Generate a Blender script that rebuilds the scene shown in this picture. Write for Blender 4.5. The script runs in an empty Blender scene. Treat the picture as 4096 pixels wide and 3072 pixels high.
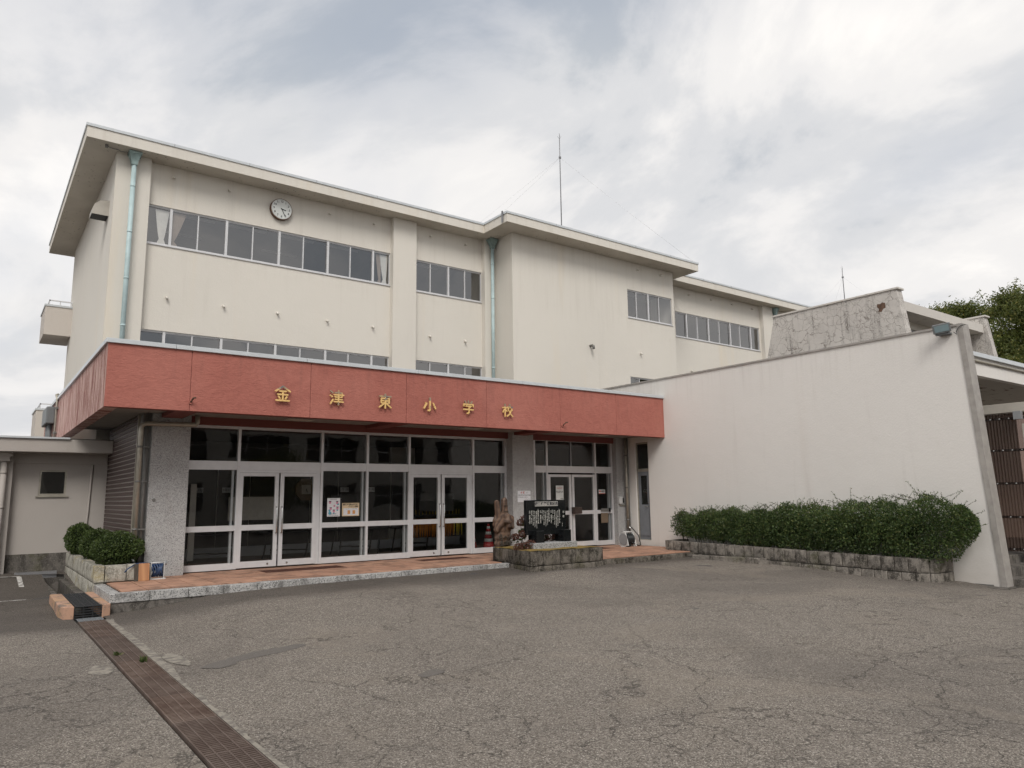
import bpy, bmesh, math, random
import numpy as np
from mathutils import Vector, Matrix
random.seed(7); rng = np.random.default_rng(7)
R = math.radians
sc = bpy.context.scene
C = sc.collection

# ------------------------------------------------------------------ camera
cam_d = bpy.data.cameras.new('camera'); cam = bpy.data.objects.new('camera', cam_d); C.objects.link(cam)
yaw, pit, rol = R(36.48375), R(8.86795), R(-0.73842)
fw = Vector((math.sin(yaw)*math.cos(pit), math.cos(yaw)*math.cos(pit), math.sin(pit)))
rt = Vector((math.cos(yaw), -math.sin(yaw), 0)); up = rt.cross(fw)
rt, up = rt*math.cos(rol)+up*math.sin(rol), up*math.cos(rol)-rt*math.sin(rol)
cam.matrix_world = Matrix(((rt.x, up.x, -fw.x, 0), (rt.y, up.y, -fw.y, 0), (rt.z, up.z, -fw.z, 1.5), (0, 0, 0, 1)))
cam_d.sensor_width = 36; cam_d.lens = 2915.0856/4096*36; cam_d.clip_end = 3000; cam_d.clip_start = .05
sc.camera = cam

# ------------------------------------------------------------------ sky, sun, exposure
SUN_AZ, SUN_EL = R(212), R(44)      # azimuth clockwise from +Y
w = bpy.data.worlds.new('World'); sc.world = w; w.use_nodes = True
nt = w.node_tree; nt.nodes.clear()
def wn(t, **k):
    n = nt.nodes.new(t)
    for a, b in k.items(): setattr(n, a, b)
    return n
sky = wn('ShaderNodeTexSky', sky_type='NISHITA', sun_disc=False, sun_elevation=SUN_EL, sun_rotation=SUN_AZ)
tc = wn('ShaderNodeTexCoord'); sep = wn('ShaderNodeSeparateXYZ'); nt.links.new(tc.outputs['Generated'], sep.inputs[0])
mx = wn('ShaderNodeMath', operation='MAXIMUM'); nt.links.new(sep.outputs['Z'], mx.inputs[0]); mx.inputs[1].default_value = 0
ad = wn('ShaderNodeMath', operation='ADD'); nt.links.new(mx.outputs[0], ad.inputs[0]); ad.inputs[1].default_value = .30
dx = wn('ShaderNodeMath', operation='DIVIDE'); dy = wn('ShaderNodeMath', operation='DIVIDE')
nt.links.new(sep.outputs['X'], dx.inputs[0]); nt.links.new(ad.outputs[0], dx.inputs[1])
nt.links.new(sep.outputs['Y'], dy.inputs[0]); nt.links.new(ad.outputs[0], dy.inputs[1])
cmb = wn('ShaderNodeCombineXYZ'); nt.links.new(dx.outputs[0], cmb.inputs[0]); nt.links.new(dy.outputs[0], cmb.inputs[1])
def cloud(scale, detail, rough, off, dist=.4):
    mp = wn('ShaderNodeMapping'); mp.inputs['Location'].default_value = off; mp.inputs['Rotation'].default_value = (0, 0, R(100)); mp.inputs['Scale'].default_value = (1, .75, 1)
    nt.links.new(cmb.outputs[0], mp.inputs[0])
    n = wn('ShaderNodeTexNoise'); n.inputs['Scale'].default_value = scale; n.inputs['Detail'].default_value = detail
    n.inputs['Roughness'].default_value = rough; n.inputs['Distortion'].default_value = dist
    nt.links.new(mp.outputs[0], n.inputs['Vector']); return n
c1 = cloud(1.6, 10, .58, (4.7, 3.3, 0), .45)
ramp = wn('ShaderNodeValToRGB'); nt.links.new(c1.outputs['Fac'], ramp.inputs[0])
ramp.color_ramp.interpolation = 'EASE'
el = ramp.color_ramp.elements
el[0].position = .32; el[0].color = (.46, .49, .53, 1)
el[1].position = .68; el[1].color = (.93, .90, .865, 1)
e = el.new(.43); e.color = (.64, .645, .66, 1)
e = el.new(.54); e.color = (.79, .775, .765, 1)
c2 = cloud(.75, 6, .5, (8.3, 4.2, 2), .3)
r2 = wn('ShaderNodeValToRGB'); nt.links.new(c2.outputs['Fac'], r2.inputs[0])
r2.color_ramp.elements[0].position = .30; r2.color_ramp.elements[0].color = (.62, .62, .62, 1)
r2.color_ramp.elements[1].position = .45; r2.color_ramp.elements[1].color = (1, 1, 1, 1)
cm = wn('ShaderNodeVectorMath', operation='SCALE'); nt.links.new(ramp.outputs[0], cm.inputs[0]); cm.inputs['Scale'].default_value = 8.7
mix = wn('ShaderNodeMix', data_type='RGBA'); nt.links.new(r2.outputs[0], mix.inputs['Factor'])
nt.links.new(sky.outputs[0], mix.inputs['A']); nt.links.new(cm.outputs[0], mix.inputs['B'])
bg = wn('ShaderNodeBackground'); nt.links.new(mix.outputs['Result'], bg.inputs[0]); bg.inputs[1].default_value = .1
wo = wn('ShaderNodeOutputWorld'); nt.links.new(bg.outputs[0], wo.inputs[0])
sd = bpy.data.lights.new('sun', 'SUN'); sd.energy = 1.5; sd.angle = R(25); sd.color = (1, .96, .9)
so = bpy.data.objects.new('sun', sd); C.objects.link(so)
sv = Vector((math.sin(SUN_AZ)*math.cos(SUN_EL), math.cos(SUN_AZ)*math.cos(SUN_EL), math.sin(SUN_EL)))
so.rotation_euler = sv.to_track_quat('Z', 'Y').to_euler(); so.location = (0, -20, 40)
vs = sc.view_settings; vs.view_transform = 'Standard'; vs.look = 'None'; vs.gamma = 1; vs.use_curve_mapping = False; vs.exposure = .40
sc.render.engine = 'CYCLES'
sc.cycles.use_denoising = True; sc.cycles.max_bounces = 6; sc.cycles.diffuse_bounces = 3; sc.cycles.glossy_bounces = 3; sc.cycles.transparent_max_bounces = 10; sc.cycles.use_adaptive_sampling = True; sc.cycles.adaptive_threshold = .03
sc.cycles.caustics_reflective = False; sc.cycles.caustics_refractive = False

# ------------------------------------------------------------------ materials
M = {}
class N:
    """tiny node helper: everything works on world position, so copies never repeat a pattern"""
    def __init__(s, name):
        m = bpy.data.materials.new(name); m.use_nodes = True; s.m = m; s.t = m.node_tree
        s.b = s.t.nodes['Principled BSDF']; s.g = s.t.nodes.new('ShaderNodeNewGeometry'); M[name] = m
        s.pos = s.g.outputs['Position']
    def link(s, a, b): s.t.links.new(a, b)
    def node(s, t, **k):
        n = s.t.nodes.new(t)
        for a, b in k.items(): setattr(n, a, b)
        return n
    def map(s, scale=(1, 1, 1), rot=(0, 0, 0), loc=(0, 0, 0), src=None):
        n = s.node('ShaderNodeMapping'); n.inputs['Scale'].default_value = scale; n.inputs['Rotation'].default_value = rot; n.inputs['Location'].default_value = loc
        s.link(src or s.pos, n.inputs[0]); return n.outputs[0]
    def noise(s, scale, detail=4, rough=.5, dist=0, vec=None):
        n = s.node('ShaderNodeTexNoise'); n.inputs['Scale'].default_value = scale; n.inputs['Detail'].default_value = detail
        n.inputs['Roughness'].default_value = rough; n.inputs['Distortion'].default_value = dist
        s.link(vec or s.pos, n.inputs['Vector']); return n.outputs['Fac']
    def voro(s, scale, feature='F1', rnd=1, vec=None, out='Distance'):
        n = s.node('ShaderNodeTexVoronoi', feature=feature); n.inputs['Scale'].default_value = scale; n.inputs['Randomness'].default_value = rnd
        s.link(vec or s.pos, n.inputs['Vector']); return n.outputs[out]
    def step(s, f, a, b, lo=0., hi=1.):
        n = s.node('ShaderNodeMapRange', clamp=True); n.interpolation_type = 'SMOOTHSTEP'
        n.inputs[1].default_value = a; n.inputs[2].default_value = b; n.inputs[3].default_value = lo; n.inputs[4].default_value = hi
        s.link(f, n.inputs[0]); return n.outputs[0]
    def math(s, op, a, b=None):
        n = s.node('ShaderNodeMath', operation=op)
        for i, v in enumerate((a, b)):
            if v is None: continue
            if isinstance(v, (int, float)): n.inputs[i].default_value = v
            else: s.link(v, n.inputs[i])
        return n.outputs[0]
    def mix(s, f, a, b):
        n = s.node('ShaderNodeMix', data_type='RGBA')
        for k, v in (('Factor', f), ('A', a), ('B', b)):
            if isinstance(v, (int, float)): n.inputs[k].default_value = v
            elif isinstance(v, tuple): n.inputs[k].default_value = (*v, 1) if len(v) == 3 else v
            else: s.link(v, n.inputs[k])
        return n.outputs['Result']
    def col(s, c):
        if isinstance(c, tuple): s.b.inputs['Base Color'].default_value = (*c, 1)
        else: s.link(c, s.b.inputs['Base Color'])
        return s
    def rough(s, r):
        if isinstance(r, (int, float)): s.b.inputs['Roughness'].default_value = r
        else: s.link(r, s.b.inputs['Roughness'])
        return s
    def bump(s, h, strength=.3, dist=.02):
        n = s.node('ShaderNodeBump'); n.inputs['Strength'].default_value = strength; n.inputs['Distance'].default_value = dist
        s.link(h, n.inputs['Height']); s.link(n.outputs[0], s.b.inputs['Normal']); return s
    def spec(s, v): s.b.inputs['Specular IOR Level'].default_value = v; return s
    def metal(s, v): s.b.inputs['Metallic'].default_value = v; return s
    def sepz(s):
        n = s.node('ShaderNodeSeparateXYZ'); s.link(s.pos, n.inputs[0]); return n.outputs

def rain(n, base, top, h, col, amt):
    zz = n.sepz()[2]; f = n.math('MULTIPLY', n.step(n.noise(2.4, 6, .68, .2, n.map((2.4, 2.4, .12), loc=(2, 7, 0))), .47, .70), n.step(zz, top-h, top)); return n.mix(n.math('MULTIPLY', f, amt), base, col)
def plaster(name, c, stain=(.30, .26, .21), amt=.35, bump=.25, yellow=(.72, .60, .42)):
    n = N(name)
    big = n.step(n.noise(.35, 3), .35, .7)
    base = n.mix(n.math('MULTIPLY', big, .35), c, tuple(v*.90 for v in c))
    st = n.noise(1.6, 6, .6, .3, n.map((2.2, 2.2, .16)))
    st2 = n.math('MULTIPLY', n.step(st, .56, .80), amt)
    base = n.mix(st2, base, stain)
    ye = n.math('MULTIPLY', n.step(n.noise(.8, 4, .6, 0, n.map((1.3, 1.3, .12), loc=(5, 3, 1))), .55, .8), .30)
    base = n.mix(ye, base, yellow)
    fine = n.noise(24, 6, .6)
    base = n.mix(n.math('MULTIPLY', n.step(n.noise(60, 3), .4, .75), .10), base, tuple(v*.75 for v in c))
    if name == 'plaster_white':
        base = rain(n, base, 5.1, 1.3, (.40, .36, .32), .20)
        spl = n.step(n.math('ADD', n.sepz()[2], n.math('MULTIPLY', n.noise(1.4, 5), .8)), .15, .65, 1, 0); base = n.mix(n.math('MULTIPLY', spl, .30), base, (.36, .31, .26))
    if name == 'plaster_cream': base = rain(n, base, 8.75, .9, (.42, .37, .31), .12); base = rain(n, base, 11.3, .7, (.40, .35, .29), .05)
    n.col(base).rough(.9).spec(.2).bump(n.math('ADD', fine, n.math('MULTIPLY', n.noise(3.2, 4), 1.5)), bump, .015)
    return n
plaster('plaster_cream', (.695, .66, .60), amt=.09)
plaster('plaster_balcony', (.56, .515, .47), amt=.25)
plaster('plaster_white', (.74, .713, .68), amt=.22, stain=(.45, .41, .37), yellow=(.62, .56, .50))
plaster('plaster_grey', (.44, .405, .375), amt=.18, yellow=(.42, .37, .32))
plaster('plaster_dirty', (.60, .57, .53), stain=(.13, .12, .11), amt=1.)
# soffit with dark pock marks
n = N('soffit_pitted'); pits = n.voro(6.5, vec=n.map((1, 1, 1), loc=(2, 1, 0)))
pm = n.math('MULTIPLY', n.step(pits, .10, .17, 1, 0), n.step(n.noise(.55, 3), .42, .52))
base = n.mix(n.step(n.noise(1.2, 5), .3, .75), (.60, .555, .485), (.52, .475, .41))
n.col(n.mix(n.math('MULTIPLY', pm, .85), base, (.17, .14, .115))).rough(.95).spec(.1).bump(n.noise(30, 4), .2, .01)
# cracked render of the roof clerestory
n = N('plaster_cracked')
wob = n.node('ShaderNodeVectorMath', operation='ADD'); wn_ = n.node('ShaderNodeTexNoise'); wn_.inputs['Scale'].default_value = 2.6; wn_.inputs['Detail'].default_value = 5
n.link(n.pos, wn_.inputs['Vector']); sc_ = n.node('ShaderNodeVectorMath', operation='SCALE'); sc_.inputs['Scale'].default_value = .4
n.link(wn_.outputs['Color'], sc_.inputs[0]); n.link(n.pos, wob.inputs[0]); n.link(sc_.outputs[0], wob.inputs[1])
e1 = n.step(n.voro(3.6, 'DISTANCE_TO_EDGE', vec=wob.outputs[0]), .004, .030, 1, 0)
e2 = n.math('MULTIPLY', n.step(n.voro(9.5, 'DISTANCE_TO_EDGE', vec=wob.outputs[0]), .006, .05, 1, 0), n.step(n.noise(1.1, 3), .47, .6))
cr = n.math('MAXIMUM', e1, e2)
drip = n.math('MULTIPLY', n.step(n.noise(2.6, 6, .65, 0, n.map((2.6, 2.6, .22))), .50, .72), n.step(n.noise(22, 5, .7), .34, .6))
base = n.mix(n.step(n.noise(.9, 5), .3, .7), (.60, .57, .535), (.53, .50, .47))
patchy = n.math('MULTIPLY', n.step(n.noise(1.9, 8, .72, .3), .50, .66), n.step(n.noise(30, 4, .7), .40, .62))
base = n.mix(n.math('MULTIPLY', patchy, .6), base, (.20, .185, .17))
base = n.mix(n.math('MULTIPLY', drip, .85), base, (.11, .10, .095))
n.col(n.mix(n.math('MULTIPLY', cr, n.step(n.noise(2.2, 3), .3, .6, .25, .75)), base, (.19, .165, .145))).rough(.95).spec(.1).bump(n.math('SUBTRACT', n.noise(20, 4), n.math('MULTIPLY', cr, 2)), .35, .02)
# red textured render
n = N('render_red')
tro = n.noise(5, 5, .5, 2.0, n.map((1, 1, 2.2), rot=(0, R(25), 0)))
tro2 = n.noise(2.2, 4, .6, 3.0)
base = n.mix(n.step(tro2, .35, .7), (.390, .140, .110), (.345, .121, .096))
base = n.mix(n.math('MULTIPLY', n.step(n.noise(1.3, 6, .7, 1), .56, .8), .45), base, (.27, .095, .080))
base = n.mix(n.math('MULTIPLY', n.step(n.noise(40, 4), .5, .8), .14), base, (.58, .28, .23))
zz = n.sepz()[2]; dr = n.math('MULTIPLY', n.step(n.noise(3.2, 6, .65, .2, n.map((2.0, 2.0, .18))), .50, .72), n.step(zz, 3.5, 4.4, .15, 1))
base = n.mix(n.math('MULTIPLY', dr, .42), base, (.20, .085, .072)); base = n.mix(n.math('MULTIPLY', n.step(n.noise(.45, 3), .45, .65), .22), base, (.52, .225, .18))
n.col(base).rough(.85).spec(.25).bump(n.math('ADD', tro, n.math('MULTIPLY', n.noise(38, 4), .35)), .42, .03)
n = N('render_red_dark'); n.col(n.mix(n.noise(3, 4), (.20, .055, .045), (.14, .042, .036))).rough(.8).bump(n.noise(20, 4), .3, .01)
n = N('render_red_streaked')
s1 = n.noise(2.2, 8, .7, .35, n.map((1, 5.5, .40)))
s2 = n.noise(5, 6, .7, .3, n.map((1, 5, .5), loc=(0, 4, 2)))
base = n.mix(n.step(s1, .44, .54), (.27, .092, .076), (.62, .43, .38))
base = n.mix(n.math('MULTIPLY', n.step(s2, .55, .72), .8), base, (.14, .055, .05))
n.col(base).rough(.9).bump(n.math('ADD', s1, s2), .8, .05)
# stones
def speckle(name, a, b, c, sc1=70, stain=None, amt=.0, bump=.4):
    n = N(name)
    v = n.voro(sc1, out='Color'); sp = n.node('ShaderNodeSeparateColor'); n.link(v, sp.inputs[0])
    base = n.mix(n.step(sp.outputs[0], .25, .75), a, b)
    base = n.mix(n.step(sp.outputs[1], .80, .92), base, c)
    if stain:
        f = n.math('MULTIPLY', n.step(n.noise(2.6, 7, .68, .4, n.map((1, 1, .5))), .50, .66), amt); base = n.mix(f, base, stain)
    n.col(base).rough(.75).bump(n.noise(sc1*.6, 4), bump, .006); return n
speckle('granite', (.46, .455, .45), (.33, .325, .32), (.17, .17, .175), 95, (.26, .23, .21), .3)
speckle('granite_kerb', (.47, .46, .445), (.31, .305, .30), (.14, .14, .14), 60, (.06, .055, .05), .62, .8)
speckle('granite_plinth', (.40, .40, .40), (.24, .24, .24), (.10, .10, .10), 70, None, 0, .8)
def mossy(name, a, b, dark, green=(.16, .13, .04), ga=.35):
    n = N(name)
    f = n.step(n.noise(3.2, 7, .7, .4), .38, .62); base = n.mix(f, a, b)
    base = n.mix(n.math('MULTIPLY', n.step(n.noise(4.5, 8, .75, .3, n.map((1, 1, .6), loc=(3, 3, 3))), .44, .60), .88), base, dark)
    base = n.mix(n.math('MULTIPLY', n.step(n.noise(1.7, 6, .6, 0, n.map((1, 1, 1), loc=(9, 1, 1))), .54, .66), ga), base, green)
    base = n.mix(n.math('MULTIPLY', n.step(n.noise(45, 4), .52, .7), .5), base, tuple(min(1, v*1.5) for v in a))
    n.col(base).rough(.95).spec(.1).bump(n.math('ADD', n.noise(16, 6, .7), n.math('MULTIPLY', n.voro(30), .5)), .55, .018); return n
mossy('block_pale', (.46, .44, .385), (.36, .345, .30), (.17, .16, .135), (.36, .28, .10), .5)
mossy('block_dark', (.185, .165, .142), (.085, .074, .062), (.024, .022, .018), (.075, .07, .035), .45)
mossy('block_planter', (.27, .245, .215), (.17, .155, .138), (.042, .038, .033), (.10, .10, .05), .35)
mossy('concrete_dark', (.17, .155, .14), (.12, .11, .10), (.06, .055, .05), (.10, .10, .04), .3)
n = N('mortar'); n.col((.22, .205, .18)).rough(1)
n = N('soil'); n.col(n.mix(n.noise(9, 6), (.05, .038, .026), (.09, .07, .05))).rough(1).bump(n.noise(25, 5), 1, .05)
n = N('moss'); n.col(n.mix(n.noise(14, 6, .7), (.30, .19, .045), (.14, .11, .03))).rough(1).bump(n.noise(60, 5), 1, .02)
# paving
n = N('terracotta')
oi = n.node('ShaderNodeObjectInfo')
base = n.mix(oi.outputs['Random'], (.50, .285, .195), (.40, .22, .15))
base = n.mix(n.math('MULTIPLY', n.step(n.noise(2.2, 7, .7, .5), .43, .64), .72), base, (.15, .092, .065))
base = n.mix(n.math('MULTIPLY', n.step(n.noise(55, 4), .5, .8), .30), base, (.52, .31, .2))
n.col(base).rough(.7).bump(n.noise(70, 4), .25, .004)
n = N('terracotta_bed'); n.col(n.mix(n.noise(8, 5), (.075, .048, .036), (.045, .032, .025))).rough(1)
n = N('paint_terracotta')
base = n.mix(n.step(n.noise(5, 7, .7, .5), .50, .62), (.44, .265, .185), (.17, .135, .11))
n.col(n.mix(n.math('MULTIPLY', n.step(n.noise(3, 5), .45, .7), .5), base, (.42, .27, .13))).rough(.9).bump(n.noise(30, 5), .6, .01)
n = N('tile_brown'); oi = n.node('ShaderNodeObjectInfo')
n.col(n.mix(n.noise(1.4, 4), n.mix(oi.outputs['Random'], (.070, .044, .040), (.092, .060, .054)), (.055, .036, .033))).rough(.55).bump(n.noise(40, 3), .15, .004)
n = N('grout'); n.col((.50, .46, .43)).rough(.95)
# asphalt
n = N('asphalt')
wv = n.node('ShaderNodeTexNoise'); wv.inputs['Scale'].default_value = .9; wv.inputs['Detail'].default_value = 6; wv.inputs['Roughness'].default_value = .6; n.link(n.pos, wv.inputs['Vector'])
ws = n.node('ShaderNodeVectorMath', operation='SCALE'); ws.inputs['Scale'].default_value = 1.1; n.link(wv.outputs['Color'], ws.inputs[0])
wa = n.node('ShaderNodeVectorMath', operation='ADD'); n.link(n.pos, wa.inputs[0]); n.link(ws.outputs[0], wa.inputs[1])
st = n.voro(100, out='Color'); sp = n.node('ShaderNodeSeparateColor'); n.link(st, sp.inputs[0])
st2 = n.voro(52, out='Color'); sp2 = n.node('ShaderNodeSeparateColor'); n.link(st2, sp2.inputs[0])
base = n.mix(n.step(sp.outputs[0], .05, .95), (.120, .103, .087), (.288, .254, .218))
base = n.mix(n.step(sp.outputs[1], .86, .96), base, (.46, .42, .37))
base = n.mix(n.math('MULTIPLY', n.step(sp2.outputs[0], .86, .96), .45), base, (.38, .345, .30))
base = n.mix(n.math('MULTIPLY', n.step(sp2.outputs[1], .86, .96), .45), base, (.07, .06, .052))
base = n.mix(n.math('MULTIPLY', n.step(n.noise(.16, 5, .6, .9), .42, .60), .40), base, (.100, .087, .078))
base = n.mix(n.math('MULTIPLY', n.step(n.noise(.33, 6, .62, 1.2, n.map((1, 1, 1), loc=(4, 9, 0))), .52, .68), .35), base, (.285, .245, .200))
base = n.mix(n.math('MULTIPLY', n.step(n.noise(1.7, 5, .6, .4, n.map((1, 1, 1), loc=(1, 5, 0))), .62, .76), .40), base, (.075, .066, .060))
# darker band along the kerb, with an uneven edge of its own
so_ = n.sepz(); yb = n.math('ADD', so_[1], n.math('MULTIPLY', n.noise(.7, 5), 1.4))
n_d = n.step(yb, 12.9, 13.9); xl = n.step(so_[0], -3.5, 2.0)
base = n.mix(n.math('MULTIPLY', n.math('MULTIPLY', n_d, .62), 1), base, (.062, .052, .046))
# old crescent seam and long repair joints
cell = n.voro(.55, 'DISTANCE_TO_EDGE', vec=wa.outputs[0]); cell2 = n.voro(2.1, 'DISTANCE_TO_EDGE', vec=wa.outputs[0])
k1 = n.math('MULTIPLY', n.step(cell, .002, .006, .7, 0), n.step(n.noise(.30, 3), .40, .52))
k2 = n.math('MULTIPLY', n.step(cell2, .005, .016, .72, 0), n.step(n.math('ADD', n.noise(.42, 4, .6, 0, n.map((1, 1, 1), loc=(7, 2, 0))), n.step(so_[1], 5.0, 10.5, .07, 0)), .54, .64))
crk = n.math('MAXIMUM', k1, k2)
base = n.mix(n.math('MULTIPLY', crk, .8), base, (.04, .035, .031))
# cold patches of repair asphalt
pt = n.step(n.noise(.5, 4, .55, .5, n.map((1, 1, 1), loc=(3.7, 11.3, 0))), .68, .70)
base = n.mix(n.math('MULTIPLY', pt, .75), base, (.082, .080, .082))
h = n.math('SUBTRACT', n.math('ADD', n.math('MULTIPLY', n.voro(100), -1.0), n.math('MULTIPLY', n.voro(52), -.6)), n.math('MULTIPLY', crk, 1.6))
n.col(base).rough(n.step(n.noise(1.3, 4), .3, .7, .78, .95)).spec(.3).bump(h, .9, .012)
n = N('asphalt_patch'); st = n.voro(110, out='Color'); sp = n.node('ShaderNodeSeparateColor'); n.link(st, sp.inputs[0])
n.col(n.mix(n.noise(3, 5), n.mix(sp.outputs[0], (.075, .068, .063), (.20, .182, .165)), (.15, .133, .116))).rough(.9).bump(n.voro(110), .8, .01)
n = N('concrete_edge'); n.col(n.mix(n.step(n.noise(9, 7, .7, .3), .4, .62), (.27, .245, .205), (.13, .115, .10))).rough(.95).bump(n.noise(40, 5), .6, .01)
n = N('road_paint'); n.col(n.mix(n.step(n.noise(14, 6, .75), .42, .52), (.12, .11, .10), (.6, .58, .55))).rough(.9)
# metals, plastics, glass
def flat(name, c, r=.5, metal=0, spec=.5, var=.12, bump=0, sc1=6):
    n = N(name); n.col(n.mix(n.step(n.noise(sc1, 5, .6), .3, .75), c, tuple(v*(1-var) for v in c))).rough(r).metal(metal).spec(spec)
    if bump: n.bump(n.noise(sc1*8, 4), bump, .004)
    return n
flat('aluminium', (.66, .66, .67), .38, .2, .5, .08)
flat('aluminium_dark', (.26, .26, .27), .4, .4)
flat('coping_metal', (.60, .63, .65), .35, .25, .5, .08)
flat('trim_grey', (.37, .345, .32), .6, 0, .4, .22)
flat('steel', (.55, .55, .54), .22, .95, .5, .1)
flat('pipe_mint', (.47, .60, .615), .5, 0, .4, .22, .1, 3)
flat('pipe_hopper', (.30, .40, .39), .6, 0, .4, .4, .1, 6)
flat('pipe_metal', (.42, .39, .33), .38, .45, .5, .25)
flat('pipe_dark', (.18, .175, .165), .5, .2)
flat('rust', (.17, .105, .075), .85, .1, .3, .5, .6, 9)
n = N('grate_rust'); oi = n.node('ShaderNodeObjectInfo'); n.col(n.mix(n.math('MULTIPLY', oi.outputs['Random'], .5), n.mix(n.step(n.noise(3.5, 6, .65), .38, .64), (.105, .066, .050), (.175, .128, .104)), (.095, .075, .066))).rough(.75).metal(.15).bump(n.noise(60, 4), .3, .003)
flat('grate_new', (.30, .32, .34), .5, .5)
flat('grate_black', (.035, .037, .04), .55, .1)
flat('black', (.012, .012, .013), .6)
flat('dark_void', (.02, .018, .016), .9)
flat('white_plastic', (.62, .62, .61), .4)
flat('grey_plastic', (.30, .31, .32), .45)
flat('beige_paint', (.48, .45, .40), .6)
flat('paper', (.70, .70, .72), .8, 0, .2, .05)
flat('paper_cream', (.66, .52, .34), .8, 0, .2, .1)
flat('ink', (.03, .03, .035), .8)
flat('ink_red', (.50, .06, .05), .8)
flat('ink_blue', (.12, .38, .50), .8)
flat('ink_pink', (.62, .26, .36), .8)
flat('ink_orange', (.66, .33, .12), .8)
flat('hose_blue', (.026, .055, .13), .45, 0, .5, .3)
flat('hose_black', (.018, .022, .024), .4)
flat('lens', (.20, .27, .29), .15)
flat('housing_grey', (.16, .17, .175), .5)
flat('curtain', (.80, .78, .73), .9, 0, .1)
flat('curtain_brown', (.42, .34, .28), .9, 0, .1)
flat('cone_red', (.42, .025, .03), .5)
flat('cone_white', (.7, .7, .68), .5)
flat('cone_yellow', (.62, .40, .03), .5)
flat('flag_orange', (.55, .20, .03), .8)
flat('flag_yellow', (.60, .45, .05), .8)
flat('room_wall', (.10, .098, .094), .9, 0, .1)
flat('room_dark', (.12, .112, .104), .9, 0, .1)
flat('lobby_floor', (.24, .20, .165), .5)
flat('bench_dark', (.03, .028, .028), .6)
flat('mat_blue', (.02, .04, .09), .9)
flat('mat_brown', (.095, .045, .035), .95, 0, .1, .2, .8, 20)
flat('sign_white', (.72, .74, .72), .5)
flat('slab_black', (.010, .011, .012), .12, 0, .5, .2)
flat('corrugated', (.080, .050, .042), .35, 0, .5, .2)
flat('door_blue_grey', (.21, .225, .245), .5)
flat('wood_brown', (.17, .125, .085), .8)
flat('box_brown', (.05, .033, .027), .5)
n = N('engraved'); n.col((.55, .54, .50)).rough(.9)
n = N('letter_gold')
z = n.sepz()[2]; f = n.math('ADD', n.step(z, 3.755, 3.80, 0, .8), n.step(n.noise(7, 3), .60, .66, 0, .8))
nn = n.math('MULTIPLY', n.step(f, .6, .9), n.step(n.noise(2.3, 2), .36, .5))
n.col(n.mix(nn, n.mix(n.noise(14, 4), (.84, .57, .24), (.70, .44, .16)), (.17, .165, .17))).rough(.5).metal(.1)
n = N('wood_carved')
wv = n.node('ShaderNodeTexWave', wave_type='RINGS'); wv.inputs['Scale'].default_value = 4.2; wv.inputs['Distortion'].default_value = 9; wv.inputs['Detail'].default_value = 3; wv.inputs['Detail Scale'].default_value = 1.1
n.link(n.map((1, 1, .45)), wv.inputs['Vector'])
base = n.mix(wv.outputs['Fac'], (.145, .085, .055), (.055, .031, .021))
n.col(n.mix(n.math('MULTIPLY', n.step(n.noise(5, 5), .5, .75), .6), base, (.20, .155, .125))).rough(.75).bump(n.math('ADD', wv.outputs['Fac'], n.noise(25, 4)), .5, .012)
n = N('wood_board'); wv = n.node('ShaderNodeTexWave', wave_type='BANDS'); wv.inputs['Scale'].default_value = 3; wv.inputs['Distortion'].default_value = 6; n.link(n.map((1, 1, .2)), wv.inputs['Vector'])
n.col(n.mix(wv.outputs['Fac'], (.48, .25, .12), (.36, .17, .08))).rough(.7)
def glassmat(name, tint, ior=1.6, rough=0.0, refl=.95):
    m = bpy.data.materials.new(name); m.use_nodes = True; t = m.node_tree; t.nodes.clear(); M[name] = m
    o = t.nodes.new('ShaderNodeOutputMaterial'); mxs = t.nodes.new('ShaderNodeMixShader'); fr = t.nodes.new('ShaderNodeFresnel'); fr.inputs[0].default_value = ior
    gg = t.nodes.new('ShaderNodeNewGeometry'); mi_ = t.nodes.new('ShaderNodeMix'); mi_.inputs['A'].default_value = ior; mi_.inputs['B'].default_value = 1/ior; t.links.new(gg.outputs['Backfacing'], mi_.inputs['Factor']); t.links.new(mi_.outputs['Result'], fr.inputs[0])
    tr = t.nodes.new('ShaderNodeBsdfTransparent'); tr.inputs[0].default_value = (*tint, 1)
    gl = t.nodes.new('ShaderNodeBsdfAnisotropic'); gl.inputs['Roughness'].default_value = rough; gl.inputs['Color'].default_value = (refl, refl, refl, 1)
    g = t.nodes.new('ShaderNodeNewGeometry'); nz = t.nodes.new('ShaderNodeTexNoise'); nz.inputs['Scale'].default_value = .9; nz.inputs['Detail'].default_value = 2; t.links.new(g.outputs['Position'], nz.inputs['Vector'])
    bp = t.nodes.new('ShaderNodeBump'); bp.inputs['Strength'].default_value = .10; bp.inputs['Distance'].default_value = .05; t.links.new(nz.outputs['Fac'], bp.inputs['Height']); t.links.new(bp.outputs[0], gl.inputs['Normal'])
    t.links.new(fr.outputs[0], mxs.inputs[0]); t.links.new(tr.outputs[0], mxs.inputs[1]); t.links.new(gl.outputs[0], mxs.inputs[2]); t.links.new(mxs.outputs[0], o.inputs[0])
glassmat('glass', (.92, .93, .94), 2.6)
glassmat('glass_dark', (.72, .74, .74), 1.5)
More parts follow.
